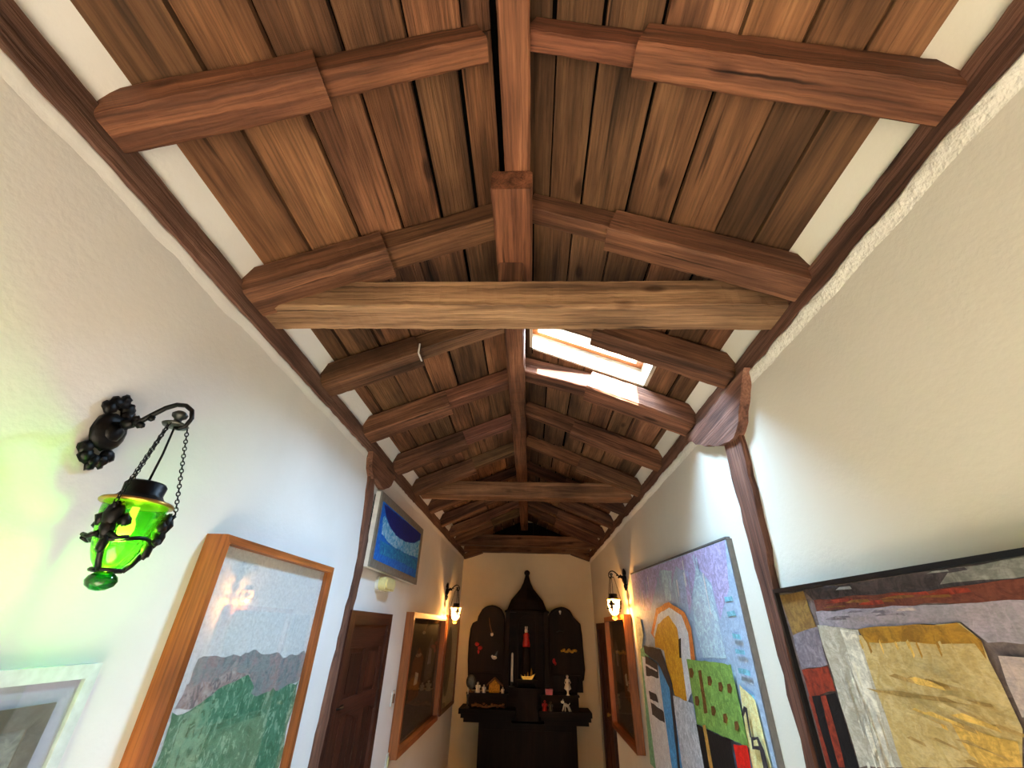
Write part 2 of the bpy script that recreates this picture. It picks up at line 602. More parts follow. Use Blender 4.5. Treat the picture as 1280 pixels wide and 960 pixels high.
for side, bays, seams in ((-1, bayL, seamsL), (1, bayR, seamsR)):
    for k, (y0, y1) in enumerate(zip(bays, bays[1:])):
        lim = 1.52 if side < 0 else 1.38
        st = .16 if side < 0 else -.09
        if k in seams:
            ss = [side * st if side > 0 else -st] + seams[k] + [side * lim]
        elif side > 0 and HY0 - 1 < y0 < HY1:
            ss = [-.09, HX0, .25, .47, .70, HX1, 1.13, lim]
        else:
            ss = [side * st]
            while abs(ss[-1]) < lim - .34:
                ss.append(ss[-1] + side * random.uniform(.18, .27))
            ss.append(side * lim)
        for i, (xa, xb) in enumerate(zip(ss, ss[1:])):
            gap = random.choice((.008, .012, .018, .026))
            x0, x1 = sorted((xa, xb))
            g0 = gap / 2
            v = random.uniform(.72, 1.12)
            tint = (v, v * random.uniform(.94, 1.03), v * random.uniform(.9, 1.02))
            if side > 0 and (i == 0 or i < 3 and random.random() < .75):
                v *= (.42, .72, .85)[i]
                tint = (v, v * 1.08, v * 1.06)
            elif random.random() < .22:
                tint = (v * .75, v * .8, v * .76)
            pieces = [(y0, y1)]
            if side > 0 and x0 < HX1 - .01 and x1 > HX0 + .01 and y1 > HY0 and y0 < HY1:
                pieces = [(a, c) for a, c in ((y0, min(y1, HY0)), (max(y0, HY1), y1)) if c - a > .01]
            wob = random.uniform(-.008, .008)
            for a, c in pieces:
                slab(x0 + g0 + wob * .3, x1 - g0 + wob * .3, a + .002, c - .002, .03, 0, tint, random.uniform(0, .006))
# roof underlay above the boards, near-black so the gaps read as deep shade
for x0, x1, y0, y1 in ((-1.72, XR, YB - .2, YE + .2), (XR, HX0 - .02, YB - .2, YE + .2), (HX0 - .02, HX1 + .02, YB - .2, HY0 - .02), (HX0 - .02, HX1 + .02, HY1 + .02, YE + .2), (HX1 + .02, 1.56, YB - .2, YE + .2)):
    slab(x0, x1, y0, y1, .05, 1, (1, 1, 1), .06)
struct(b.build('ceiling', [M['plank'], M['void']]))

# ---------------------------------------------------------------- skylight: boarded shaft, frame, pane
b = MB()
T = .22
for i in range(5):               # far and near linings: boards laid across
    for ya, yb in ((HY1, HY1 + .025), (HY0 - .025, HY0)):
        P = []
        for t in (i / 5, (i + .97) / 5):
            for (x, y) in ((HX0, ya), (HX1, ya), (HX1, yb), (HX0, yb)):
                P.append((x, y, zc(x) - .0 + T * t))
        b.hexa(P, 0, 0)
for xa, xb in ((HX0 - .025, HX0), (HX1, HX1 + .025)):
    P = []
    for t in (0, 1):
        for (x, y) in ((xa, HY0), (xb, HY0), (xb, HY1), (xa, HY1)):
            P.append((x, y, zc(x) + T * t))
    b.hexa(P, 0, 1)
sk = struct(b.build('window_1', M['board']))
b = MB()
for x0, x1, y0, y1 in ((HX0, HX1, HY0, HY0 + .05), (HX0, HX1, HY1 - .05, HY1), (HX0, HX0 + .05, HY0 + .05, HY1 - .05), (HX1 - .05, HX1, HY0 + .05, HY1 - .05)):
    P = []
    for dz in (T - .06, T):
        for (x, y) in ((x0, y0), (x1, y0), (x1, y1), (x0, y1)):
            P.append((x, y, zc(x) + dz))
    b.hexa(P, 0, 0)
b.build('window_frame', M['frame'], sk)
b = MB()
P = []
for dz in (T - .035, T - .027):
    for (x, y) in ((HX0 + .04, HY0 + .04), (HX1 - .04, HY0 + .04), (HX1 - .04, HY1 - .04), (HX0 + .04, HY1 - .04)):
        P.append((x, y, zc(x) + dz))
b.hexa(P)
b.build('glass_pane', M['clear'], sk)

# ================================================================ roof timbers
G = 'hand-hewn roof timbers'


def solo(name, mb, mat, label, cat, group=None):
    return tag(mb.build(name, mat), label, cat, group)


b = MB()
b.timber((WL - .09, YB, (ZP0 + ZP1) / 2), (WL - .09, YE, (ZP0 + ZP1) / 2), .22, ZP1 - ZP0, rough=.012, cham=.018, seg=.05)
solo('wall_plate_beam', b, M['plate'], 'long dark wall-plate beam along the top of the left wall', 'beam', 'wall plates')
b = MB()
b.timber((WR + .09, YB, (ZP0 + ZP1) / 2), (WR + .09, YE, (ZP0 + ZP1) / 2), .22, ZP1 - ZP0, rough=.012, cham=.018, seg=.05, tint=(1.05, .95, .9))
solo('wall_plate_beam', b, M['plate'], 'long reddish wall-plate beam along the top of the right wall', 'beam', 'wall plates')

b = MB()
b.timber((-.065, YB, 2.05), (-.065, 1.50, 2.05), .125, .20, rough=.008, cham=.010, tint=(1.25, 1.1, 1.0))
solo('ridge_beam', b, M['beam'], 'near reddish ridge beam running overhead to the corbel block', 'beam', 'ridge beams')
b = MB()
b.timber((-.125, 1.55, 2.05), (-.125, 9.85, 2.05), .155, .20, rough=.01, cham=.012, tint=(.95, .85, .8))
solo('ridge_beam', b, M['beam'], 'far ridge beam receding from the skylight towards the end wall', 'beam', 'ridge beams')
t = thing('corbel_block', 'short pale square corbel block under the ridge, above the near tie beam', 'corbel', (-.09, 1.7, 1.64))
b = MB()
b.timber((-.09, 1.225, 1.87), (-.09, 1.86, 1.87), .20, .14, rough=.006, cham=.012, tint=(1.25, 1.05, .95))
b.build('bolster', M['beam'], t)
b = MB()
b.timber((-.11, 1.755, 1.63), (-.11, 1.755, 1.81), .14, .14, up=(0, 1, 0), rough=.004, cham=.01)
b.build('stub_post', M['beam'], t)

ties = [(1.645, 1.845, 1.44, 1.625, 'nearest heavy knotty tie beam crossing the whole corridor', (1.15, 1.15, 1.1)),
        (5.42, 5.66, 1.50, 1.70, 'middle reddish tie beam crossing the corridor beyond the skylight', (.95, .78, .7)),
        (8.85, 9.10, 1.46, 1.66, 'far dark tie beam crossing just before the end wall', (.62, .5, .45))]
for y0, y1, z0, z1, lab, tint in ties:
    b = MB()
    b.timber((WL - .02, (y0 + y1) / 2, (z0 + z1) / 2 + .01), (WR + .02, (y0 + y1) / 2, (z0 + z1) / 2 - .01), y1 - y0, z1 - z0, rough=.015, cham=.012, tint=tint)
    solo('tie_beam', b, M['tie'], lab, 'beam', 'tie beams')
b = MB()
b.timber((WL + .02, 9.78, 1.53), (WR - .02, 9.78, 1.53), .2, .13, rough=.01, tint=(.55, .45, .4))
for x0, x1 in ((WL, WL + .42), (WR, WR - .42)):
    b.timber((x0 + (.02 if x0 < 0 else -.02), 9.78, 1.36), (x1, 9.78, 1.49), .15, .10, rough=.008, tint=(.55, .45, .4))
solo('end_beam', b, M['tie'], 'dark braced beam lying along the top of the end wall', 'beam')

RL = [(.67, .81), (1.50, 1.70), (2.35, 2.60), (3.20, 3.47), (4.14, 4.38), (5.0, 5.22), (5.95, 6.15), (6.85, 7.05), (7.75, 7.95), (8.45, 8.65), (-.25, .0), (-1.1, -.85), (-1.9, -1.65)]
RR = [(.66, .78), (1.45, 1.60), (2.22, 2.46), (3.02, 3.27), (3.93, 4.15), (4.85, 5.05), (5.85, 6.05), (6.75, 6.95), (7.65, 7.85), (8.4, 8.6), (-.25, .0), (-1.1, -.85), (-1.9, -1.65)]
where = ['foremost of all in view', 'meeting the corbel block', 'just past the near tie beam', 'second past the near tie beam', 'third past the near tie beam', 'right before the middle tie beam',
         'first past the middle tie beam', 'second past the middle tie beam', 'third past the middle tie beam', 'last before the far tie beam', 'above the viewer', 'behind the viewer', 'farthest behind the viewer']
special = {(1, 2): 'at the near edge of the skylight', (1, 3): 'under the far edge of the skylight'}
splitL = [.79, .79, .82, .75, .72, .72, .75, .75, .75, .75, .75, .75, .75]
splitR = [.41, .43, .46, .50, .45, .60, .5, .5, .5, .5, .5, .5, .5]
for side, R, sp in ((-1, RL, splitL), (1, RR, splitR)):
    for i, (y0, y1) in enumerate(R):
        if i > 9:
            continue
        sn = 'left' if side < 0 else 'right'
        if i >= 2 and (side, i) != (1, 3):
            y0 += .28 * (y1 - y0)
        lim = 1.47 if side < 0 else 1.325
        xs = side * sp[i]
        xr = -.20 if side < 0 else (.0 if i < 2 else -.05)
        lab = 'two-piece hewn rafter on the %s roof slope, %s' % (sn, special.get((side, i), where[i]))
        yc = (y0 + y1) / 2
        t = thing('rafter', lab, 'rafter', (side * lim, yc, 1.42), 'rafters of the %s slope' % sn)
        off, offu = .205, .15
        if (side, i) == (1, 3):
            off, offu = .20, .16
        v = random.uniform(.78, 1.12)
        tint = (v, v * random.uniform(.92, 1.0), v * random.uniform(.88, 1.0))
        if i == 0:
            tint = (1.05, .9, .82)
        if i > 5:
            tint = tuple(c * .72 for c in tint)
        w = y1 - y0
        h1 = off - .01
        xe = side * lim
        b = MB()
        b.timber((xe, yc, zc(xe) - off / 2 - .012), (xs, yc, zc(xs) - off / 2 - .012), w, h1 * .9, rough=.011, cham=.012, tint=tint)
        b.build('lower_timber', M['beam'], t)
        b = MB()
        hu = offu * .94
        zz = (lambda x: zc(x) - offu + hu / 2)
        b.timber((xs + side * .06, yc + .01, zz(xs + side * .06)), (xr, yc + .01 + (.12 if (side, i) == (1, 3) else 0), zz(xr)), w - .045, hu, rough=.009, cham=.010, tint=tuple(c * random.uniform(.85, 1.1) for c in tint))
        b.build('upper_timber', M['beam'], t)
        if (side, i) == (-1, 2):
            b = MB()
            b.box((-.80, y0 - .016, zc(-.80) - off - .012), (-.79, y0 + .09, zc(-.80) - off - .006))
            b.box((-.80, y0 - .018, zc(-.80) - off - .012), (-.79, y0 - .010, zc(-.80) - off + .07))
            o = b.build('strap', M['white'], t)
            o['label'] = 'thin white strap'


def jag(pts, step=.06, amp=.012, sd=0):
    out = []
    for i in range(len(pts)):
        a, c = Vector(pts[i]), Vector(pts[(i + 1) % len(pts)])
        n = max(1, int((c - a).length / step))
        d = (c - a)
        nn = Vector((-d.y, d.x)).normalized() if d.length else Vector((0, 0))
        for k in range(n):
            p = a.lerp(c, k / n)
            if k:
                q = noise.noise(Vector((p.x * 9 + sd, p.y * 9, sd)))
                p = p + nn * q * amp
            out.append((p.x, p.y))
    return out


def onL(a, bb, d):
    return (WL + d, a, bb)


def onR(a, bb, d):
    return (WR - d, a, bb)


b = MB()
b.prism(jag([(3.57, 1.34), (3.70, 1.34), (3.80, .95), (3.87, .55), (3.84, .2), (3.76, -.3), (3.74, -.72), (3.76, ZF), (3.62, ZF), (3.63, -.72), (3.66, -.3), (3.74, .2), (3.76, .5), (3.68, .9)], .07, .03, 3), onL, -.02, .03, 0, 2, (.95, .85, .8))
solo('wall_post', b, M['plate'], 'thin crooked cracked post in the left wall beside the brown door', 'post', 'wall posts')
b = MB()
b.prism(jag([(3.50, 1.36), (4.25, 1.36), (4.15, 1.24), (3.95, 1.14), (3.78, 1.17), (3.64, 1.15), (3.55, 1.22)], .06, .03, 5), onL, -.02, .055, 0, 1, (1.2, 1.05, .95))
solo('post_bracket', b, M['plate'], 'small worn bracket topping the crooked left post, under the plate beam', 'bracket', 'post brackets')
b = MB()
b.prism(jag([(2.43, 1.12), (2.64, 1.13), (2.64, .5), (2.63, -.5), (2.63, ZF), (2.54, ZF), (2.55, -.5), (2.52, 0), (2.46, .5), (2.43, .9)], .08, .022, 7), onR, -.02, .035, 0, 2, (.95, .8, .75))
solo('wall_post', b, M['plate'], 'dark leaning post in the right wall between the two large abstract paintings', 'post', 'wall posts')
b = MB()
b.prism(jag([(2.12, 1.37), (2.22, 1.27), (2.34, 1.12), (2.45, 1.06), (2.63, 1.09), (2.86, 1.17), (3.02, 1.25), (3.20, 1.37)], .06, .022, 9), onR, -.02, .06, 0, 1, (1.35, 1.2, 1.15))
solo('post_bracket', b, M['plate'], 'broad curved bracket atop the right leaning post, under the plate beam', 'bracket', 'post brackets')

# ================================================================ pictures


def bars(mb, F, y0, y1, z0, z1, st, d0, d1, mi=0, slant=0.0):
    """mitred frame bars; F maps (y, z, depth) to 3-D"""
    O = [(y0, z0), (y1, z0), (y1, z1), (y0, z1)]
    I = [(y0 + st, z0 + st), (y1 - st, z0 + st), (y1 - st, z1 - st), (y0 + st, z1 - st)]
    for k in range(4):
        a, c = O[k], O[(k + 1) % 4]
        e, g = I[(k + 1) % 4], I[k]
        P = [F(*a, d0), F(*c, d0), F(*e, d0), F(*g, d0), F(*a, d1), F(*c, d1), F(*e, d1 - slant), F(*g, d1 - slant)]
        mb.hexa(P, mi, 1 if k % 2 == 0 else 2)


def artwork(parent, F, rect, d, base, polys, name='canvas', shape=None, back=.004, rag=.009):
    y0, y1, z0, z1 = rect
    keys = [base]
    mb = MB()
    if shape:
        mb.prism(shape, F, back, d, 0)
    else:
        P = [F(y0, z0, back), F(y1, z0, back), F(y1, z1, back), F(y0, z1, back), F(y0, z0, d), F(y1, z0, d), F(y1, z1, d), F(y0, z1, d)]
        mb.hexa(P, 0, 1)
    for k, (key, pts) in enumerate(polys):
        if key not in keys:
            keys.append(key)
        L = [(min(max(y, y0 + .004), y1 - .004), min(max(z, z0 + .004), z1 - .004)) for y, z in pts]
        L = jag(L, .045 if rag < .02 else .03, rag, k * 3.7)
        L = [(min(max(y, y0 + .003), y1 - .003), min(max(z, z0 + .003), z1 - .003)) for y, z in L]
        o = mb.addv([F(y, z, d + .0005 * (k + 1)) for y, z in L])
        mb.face([o + i for i in range(len(L))], keys.index(key))
    return mb.build(name, [pm(k) for k in keys], parent)


def pane(parent, F, y0, y1, z0, z1, d):
    mb = MB()
    P = [F(y0, z0, d), F(y1, z0, d), F(y1, z1, d), F(y0, z1, d), F(y0, z0, d + .003), F(y1, z0, d + .003), F(y1, z1, d + .003), F(y0, z1, d + .003)]
    mb.hexa(P)
    o = mb.build('glass', M['clear'], parent)
    return o


def ext(polys, low=None, zcut=None, ycut=None, yto=None):
    """carry the shapes on to the canvas edges that lie outside the view"""
    out = []
    for k, P in polys:
        out.append((k, [(yto if ycut is not None and y < ycut else y, low if zcut is not None and z < zcut(y) else z) for y, z in P]))
    return out


ART_COLLAGE = [
    ('lilac', [(5.835, 0.637), (2.957, 0.548), (3.053, 0.266), (3.305, 0.087), (3.329, 0.32), (3.561, 0.464), (3.905, 0.132), (3.884, 0.446), (4.051, 0.525), (4.448, 0.249), (4.53, 0.561), (5.138, 0.212), (5.607, 0.229), (5.861, 0.515)]),
    ('pale_blue', [(3.571, 0.447), (3.338, 0.305), (3.335, 0.072), (3.325, -0.128), (3.755, -0.149), (3.827, 0.011), (3.795, 0.217)]),
    ('pale_blue', [(4.543, 0.54), (4.502, 0.273), (4.342, 0.264), (4.181, 0.499)]),
    ('haze_blue', [(4.033, 0.492), (4.092, 0.231), (3.947, 0.224), (3.823, 0.458)]),
    ('teal', [(3.153, 0.222), (3.033, 0.219), (3.027, 0.19), (3.154, 0.191)]),
    ('teal', [(3.163, 0.134), (3.043, 0.137), (3.029, 0.109), (3.156, 0.104)]),
    ('teal', [(3.13, 0.015), (3.016, 0.009), (3.015, -0.02), (3.131, -0.013)]),
    ('teal', [(3.134, -0.069), (3.002, -0.075), (3.002, -0.097), (3.134, -0.095)]),
    ('teal', [(3.15, -0.171), (2.988, -0.175), (2.99, -0.199), (3.15, -0.196)]),
    ('teal', [(3.163, -0.272), (3.005, -0.29), (3.005, -0.31), (3.153, -0.296)]),
    ('straw', [(3.178, -0.255), (3.001, -0.314), (2.933, -0.587), (3.273, -0.659), (3.222, -0.471)]),
    ('cream', [(6.239, -0.056), (5.934, 0.186), (5.595, 0.139), (5.527, -0.022), (5.658, -0.121), (5.864, -1.213), (6.219, -1.289)]),
    ('jade', [(5.77, -0.161), (5.497, -0.112), (5.395, -0.228), (5.437, -0.86), (5.421, -1.118), (5.986, -1.239)]),
    ('orange', [(5.174, 0.004), (4.844, 0.219), (4.38, 0.254), (3.974, 0.156), (3.877, 0.045), (3.923, -0.221), (4.137, -0.367), (4.286, -0.464), (4.917, -0.101)]),
    ('white', [(5.076, -0.006), (4.798, 0.167), (4.39, 0.21), (4.065, 0.137), (3.971, 0.01), (4.043, -0.358), (4.258, -0.469), (4.93, -0.122)]),
    ('amber', [(5.045, -0.039), (4.858, 0.081), (4.443, 0.147), (4.243, 0.046), (4.238, -0.136), (4.275, -0.466), (4.595, -0.469), (4.738, -0.274), (4.759, -0.137), (5.07, -0.116)]),
    ('black', [(4.249, -0.037), (4.174, -0.027), (4.246, -0.172), (4.302, -0.175)]),
    ('white', [(5.719, -0.224), (5.059, -0.264), (5.035, -0.609), (4.937, -1.015), (5.656, -1.168), (5.692, -0.736)]),
    ('ink', [(5.553, -0.207), (5.059, -0.264), (5.079, -0.378), (5.607, -0.398)]),
    ('white', [(5.597, -0.284), (5.118, -0.315), (5.108, -0.331), (5.587, -0.306)]),
    ('ink', [(5.571, -0.528), (5.262, -0.527), (5.204, -0.591), (5.547, -0.599)]),
    ('ink', [(5.539, -0.621), (5.053, -0.64), (5.06, -0.725), (5.53, -0.73)]),
    ('ink', [(5.561, -0.871), (5.12, -0.899), (5.055, -1.035), (5.503, -1.102)]),
    ('white', [(5.553, -0.959), (5.137, -0.956), (5.13, -0.972), (5.549, -0.985)]),
    ('sky_blue', [(5.03, -0.262), (4.717, -0.377), (4.666, -0.526), (4.673, -0.958), (4.997, -1.027), (5.035, -0.609)]),
    ('ink', [(5.56, -0.118), (4.843, -0.13), (4.616, -0.377), (4.773, -0.98), (4.838, -0.993), (4.729, -0.424), (5.005, -0.25), (5.542, -0.188)]),
    ('pale_grey', [(4.648, -0.471), (4.116, -0.463), (4.061, -0.828), (4.673, -0.958), (4.659, -0.664)]),
    ('leaf', [(4.097, -0.173), (3.222, -0.156), (3.204, -0.554), (3.629, -0.575), (4.093, -0.587)]),
    ('umber', [(3.858, -0.232), (3.789, -0.225), (3.808, -0.48), (3.886, -0.494)]),
    ('umber', [(4.071, -0.234), (3.989, -0.225), (3.966, -0.256), (4.016, -0.292), (4.086, -0.291)]),
    ('umber', [(3.682, -0.256), (3.615, -0.248), (3.598, -0.275), (3.64, -0.307), (3.697, -0.307)]),
    ('umber', [(3.491, -0.274), (3.431, -0.266), (3.417, -0.292), (3.455, -0.322), (3.506, -0.322)]),
    ('umber', [(3.339, -0.269), (3.284, -0.261), (3.272, -0.286), (3.308, -0.315), (3.354, -0.314)]),
    ('umber', [(4.034, -0.41), (3.955, -0.398), (3.934, -0.426), (3.982, -0.462), (4.049, -0.464)]),
    ('umber', [(3.708, -0.43), (3.642, -0.419), (3.626, -0.445), (3.667, -0.477), (3.723, -0.48)]),
    ('umber', [(3.506, -0.444), (3.448, -0.434), (3.434, -0.457), (3.472, -0.488), (3.521, -0.49)]),
    ('umber', [(3.336, -0.458), (3.284, -0.448), (3.272, -0.47), (3.307, -0.499), (3.351, -0.501)]),
    ('black', [(4.093, -0.587), (3.629, -0.575), (3.454, -0.564), (3.468, -0.701), (4.039, -0.823)]),
    ('ochre', [(3.952, -0.572), (3.884, -0.559), (3.856, -0.784), (3.94, -0.802)]),
    ('red', [(3.42, -0.582), (3.209, -0.551), (3.229, -0.65), (3.443, -0.696)]),
    ('ink', [(3.195, -0.403), (3.141, -0.357), (3.097, -0.361), (3.121, -0.498), (3.142, -0.501), (3.13, -0.382), (3.184, -0.419)]),
    ('ink', [(3.129, -0.496), (3.029, -0.479), (2.988, -0.529), (2.978, -0.595), (3.059, -0.612), (3.045, -0.54), (3.141, -0.553)]),
    ('straw', [(3.102, -0.508), (3.053, -0.495), (3.045, -0.521), (3.111, -0.533)]),
]
ART_ABSTRACT = [
    ('slate', [(2.415, 0.195), (1.2, 0.195), (1.232, 0.14), (2.157, 0.142), (2.207, 0.183)]),
    ('grey_green', [(1.422, 0.192), (1.214, 0.19), (1.224, 0.154), (1.484, 0.153)]),
    ('rust', [(2.158, 0.147), (1.641, 0.143), (1.268, 0.147), (1.228, 0.146), (1.261, 0.09), (1.665, 0.102), (2.161, 0.101)]),
    ('dove', [(2.169, 0.101), (1.665, 0.102), (1.261, 0.091), (1.318, -0.007), (1.415, 0.0), (1.468, 0.051), (1.921, 0.033), (2.171, 0.049)]),
    ('ochre_dull', [(2.43, 0.184), (2.215, 0.188), (2.195, 0.044), (2.407, 0.009)]),
    ('mauve', [(2.407, 0.009), (2.189, 0.043), (2.196, -0.097), (2.413, -0.13)]),
    ('brick', [(2.413, -0.13), (2.196, -0.102), (2.196, -0.189), (2.407, -0.231)]),
    ('black', [(2.407, -0.231), (2.2, -0.195), (2.193, -0.428), (2.454, -0.484)]),
    ('brick', [(2.317, -0.219), (2.275, -0.212), (2.287, -0.448), (2.33, -0.457)]),
    ('brick', [(2.414, -0.231), (2.386, -0.226), (2.403, -0.473), (2.445, -0.482)]),
    ('stone', [(2.179, 0.05), (1.925, 0.031), (1.936, -0.373), (2.186, -0.427)]),
    ('stone_light', [(2.034, 0.033), (1.942, 0.024), (1.974, -0.381), (2.032, -0.394)]),
    ('sand', [(1.933, 0.013), (1.47, 0.049), (1.427, 0.006), (1.427, -0.19), (1.477, -0.275), (1.938, -0.374)]),
    ('gold', [(1.924, 0.033), (1.478, 0.05), (1.426, 0.005), (1.437, -0.042), (1.451, -0.003), (1.901, -0.009)]),
    ('sand_dark', [(1.989, -0.158), (1.485, -0.145), (1.48, -0.153), (1.938, -0.166)]),
    ('gold_dull', [(1.65, -0.21), (1.456, -0.22), (1.477, -0.275), (1.619, -0.306)]),
    ('blush', [(1.396, -0.03), (1.317, -0.004), (1.411, -0.164), (1.408, -0.09)]),
]
ART_LANDSCAPE = [
    ('mist', [(2.085, -0.14), (2.424, -0.131), (3.107, -0.165), (3.085, -0.303), (2.577, -0.306), (2.044, -0.316), (2.069, -0.254)]),
    ('heather', [(2.068, -0.225), (2.5, -0.218), (2.6, -0.261), (2.202, -0.307), (2.045, -0.306), (2.066, -0.263)]),
    ('meadow', [(2.038, -0.315), (2.261, -0.284), (2.506, -0.227), (2.603, -0.309), (3.084, -0.3), (3.085, -0.7), (2.033, -0.477)]),
    ('meadow_light', [(2.116, -0.333), (2.309, -0.299), (2.276, -0.433), (2.152, -0.498), (2.062, -0.479)]),
    ('mist', [(2.58, -0.312), (2.614, -0.262), (2.867, -0.231), (3.056, -0.265), (3.068, -0.297), (2.793, -0.309)]),
    ('cloud', [(2.158, 0.164), (2.257, 0.158), (2.214, 0.107), (2.203, 0.059), (2.151, 0.103)]),
]
ART_SEA = [
    ('deep_blue', [(3.975, 1.013), (5.613, 1.062), (5.55, 0.961), (5.271, 0.881), (4.873, 0.825), (4.504, 0.82), (4.259, 0.861), (4.092, 0.925)]),
    ('cyan', [(4.053, 0.916), (4.249, 0.859), (4.495, 0.816), (4.863, 0.82), (5.276, 0.871), (5.554, 0.955), (5.528, 0.744), (4.942, 0.709), (4.408, 0.701), (4.051, 0.749), (4.013, 0.893)]),
    ('teal_blue', [(4.038, 0.693), (4.516, 0.704), (5.485, 0.72), (5.515, 0.604), (4.755, 0.599), (4.082, 0.581)]),
]
# landscape in the deep orange box frame
t = thing('framed_landscape_painting', 'tall landscape with pale sky over green meadow in a deep orange box frame', 'painting', (WL, 2.5, -1.3))
y0, y1, z0, z1 = 1.93, 3.13, -1.3, .345
b = MB()
bars(b, onL, y0, y1, z0, z1, .035, .002, .10)
b.build('frame', M['frame'], t)
artwork(t, onL, (y0 + .03, y1 - .03, z0 + .03, z1 - .03), .052, 'sky_grey', ext(ART_LANDSCAPE[:-1], -1.26, lambda y: -.35 if y < 2.3 else -.6), rag=.035)
pane(t, onL, y0 + .034, y1 - .034, z0 + .034, z1 - .034, .064)

# pale engraving at the left edge
t = thing('framed_engraving', 'pale grey framed engraving with lilac mat, lowest at the left edge', 'picture', (WL, 1.1, -1.0))
y0, y1, z0, z1 = .52, 1.64, -1.0, -.13
b = MB()
bars(b, onL, y0, y1, z0, z1, .04, .002, .032)
b.build('frame', M['palewood'], t)
b = MB()
b.box((WL + .003, y0 + .03, z0 + .03), (WL + .018, y1 - .03, z1 - .03))
mat = b.build('mat_board', M['lilacmat'], t)
b = MB()
bars(b, onL, y0 + .10, 1.545, z0 + .1, -.225, .055, .017, .024)
b.build('inner_frame', M['silver'], mat)['label'] = 'silver inner frame'
b = MB()
b.box((WL + .0175, y0 + .15, z0 + .15), (WL + .019, 1.495, -.272), 0)
for k, r in enumerate((.05, .085, .12)):
    pts = [onL(1.28 + r * 1.3 * math.cos(a * .2), -.47 + r * math.sin(a * .2), .0195) for a in range(32)]
    b.tube(pts, .006, 5, 1, True)
b.build('print', [pm('engraving'), M['silver']], t)
pane(t, onL, y0 + .038, y1 - .038, z0 + .038, z1 - .038, .027)

# small blue seascape above the door
t = thing('framed_seascape', 'small blue wave painting in a silver frame, high above the brown door', 'painting', (WL, 4.7, .44))
y0, y1, z0, z1 = 3.86, 5.60, .445, 1.10
b = MB()
b.box((WL + .001, y0 + .03, z0 + .02), (WL + .022, y1 - .03, z1 - .02))
b.build('backing_strip', M['blackframe'], t)['label'] = 'black backing strip'
b = MB()
bars(b, onL, y0 - .0, y1, z0, z1, .05, .022, .066)
b.build('side_moulding', M['white'], t)['label'] = 'white side moulding'
b = MB()
bars(b, onL, y0, y1, z0, z1, .07, .066, .085, 0, .006)
b.build('frame', M['silver'], t)
artwork(t, onL, (y0 + .065, y1 - .065, z0 + .065, z1 - .065), .074, 'azure', ART_SEA, back=.03)

# still lifes and the far picture
still = lambda y0, y1, z0, z1: [(k, [(y0 + (y1 - y0) * a, z0 + (z1 - z0) * c) for a, c in P]) for k, P in (
    ('still_mid', [(.1, .05), (.9, .08), (.85, .3), (.5, .36), (.15, .3)]), ('still_warm', [(.2, .3), (.45, .32), (.5, .62), (.35, .72), (.22, .6)]),
    ('still_mid', [(.55, .4), (.8, .42), (.86, .66), (.7, .8), (.56, .66)]), ('mauve', [(.62, .55), (.72, .55), (.72, .68), (.64, .7)]), ('stone', [(.3, .42), (.38, .42), (.4, .5), (.32, .52)]))]
t = thing('framed_still_life', 'dark glazed still life in an orange box frame, right of the brown door', 'picture', (WL, 6.7, -1.2))
y0, y1, z0, z1 = 5.62, 7.85, -1.19, .155
b = MB()
bars(b, onL, y0, y1, z0, z1, .06, .002, .10)
b.build('frame', M['frame'], t)
artwork(t, onL, (y0 + .05, y1 - .05, z0 + .05, z1 - .05), .03, 'still_dark', still(y0, y1, z0, z1))
pane(t, onL, y0 + .058, y1 - .058, z0 + .058, z1 - .058, .045)
t = thing('framed_oval_picture', 'brown framed pale picture with a dark oval, on the left wall nearest the altarpiece', 'picture', (WL, 9.0, -1.2))
y0, y1, z0, z1 = 8.35, 9.78, -1.22, .20
b = MB()
bars(b, onL, y0, y1, z0, z1, .05, .002, .045)
b.build('frame', M['brownframe'], t)
artwork(t, onL, (y0 + .04, y1 - .04, z0 + .04, z1 - .04), .02, 'mirror_pale', [('still_dark', [(8.82 + .34 * math.cos(a * .35), -.5 + .52 * math.sin(a * .35)) for a in range(18)])], 'picture')
pane(t, onL, y0 + .048, y1 - .048, z0 + .048, z1 - .048, .03)
t = thing('framed_still_life', 'dark glazed still life in an orange box frame, under the sconce on the right wall', 'picture', (WR, 7.1, -1.2))
y0, y1, z0, z1 = 6.28, 7.95, -1.2, .21
b = MB()
bars(b, onR, y0, y1, z0, z1, .06, .002, .10)
b.build('frame', M['frame'], t)
artwork(t, onR, (y0 + .05, y1 - .05, z0 + .05, z1 - .05), .03, 'still_dark', still(y0, y1, z0, z1))
pane(t, onR, y0 + .058, y1 - .058, z0 + .058, z1 - .058, .045)

# big collage-like painting
t = thing('collage_painting', 'tall pale-blue abstract painting with orange arch and green patch, right wall', 'painting', (WR, 4.4, -1.2))
shape = [(2.94, -1.2), (5.9, -1.2), (5.9, .645), (2.94, .55)]
pol = ext(ART_COLLAGE, -1.19, lambda y: -.56 - .115 * (y - 2.9))
rc = random.Random(5)
for _ in range(16):              # pale drips down the lilac field
    yy, zz, L = rc.uniform(3.1, 5.6), rc.uniform(.40, .55), rc.uniform(.08, .3)
    pol.insert(6, (rc.choice(['haze_blue', 'white', 'lilac', 'pale_blue']), [(yy, zz), (yy + .03, zz - .01), (yy + .022, zz - L), (yy + .006, zz - L)]))
artwork(t, onR, (2.94, 5.9, -1.2, .645), .03, 'base_blue', [(k, [(y, min(z, .545 + (y - 2.94) * .032)) for y, z in P]) for k, P in pol], shape=shape)
b = MB()
b.prism([(2.915, -1.2), (2.938, -1.2), (2.938, .555), (2.915, .55)], onR, .002, .033)
b.prism([(2.938, .552), (5.9, .647), (5.9, .66), (2.938, .565)], onR, .002, .033)
b.build('edge_strip', M['greyframe'], t)

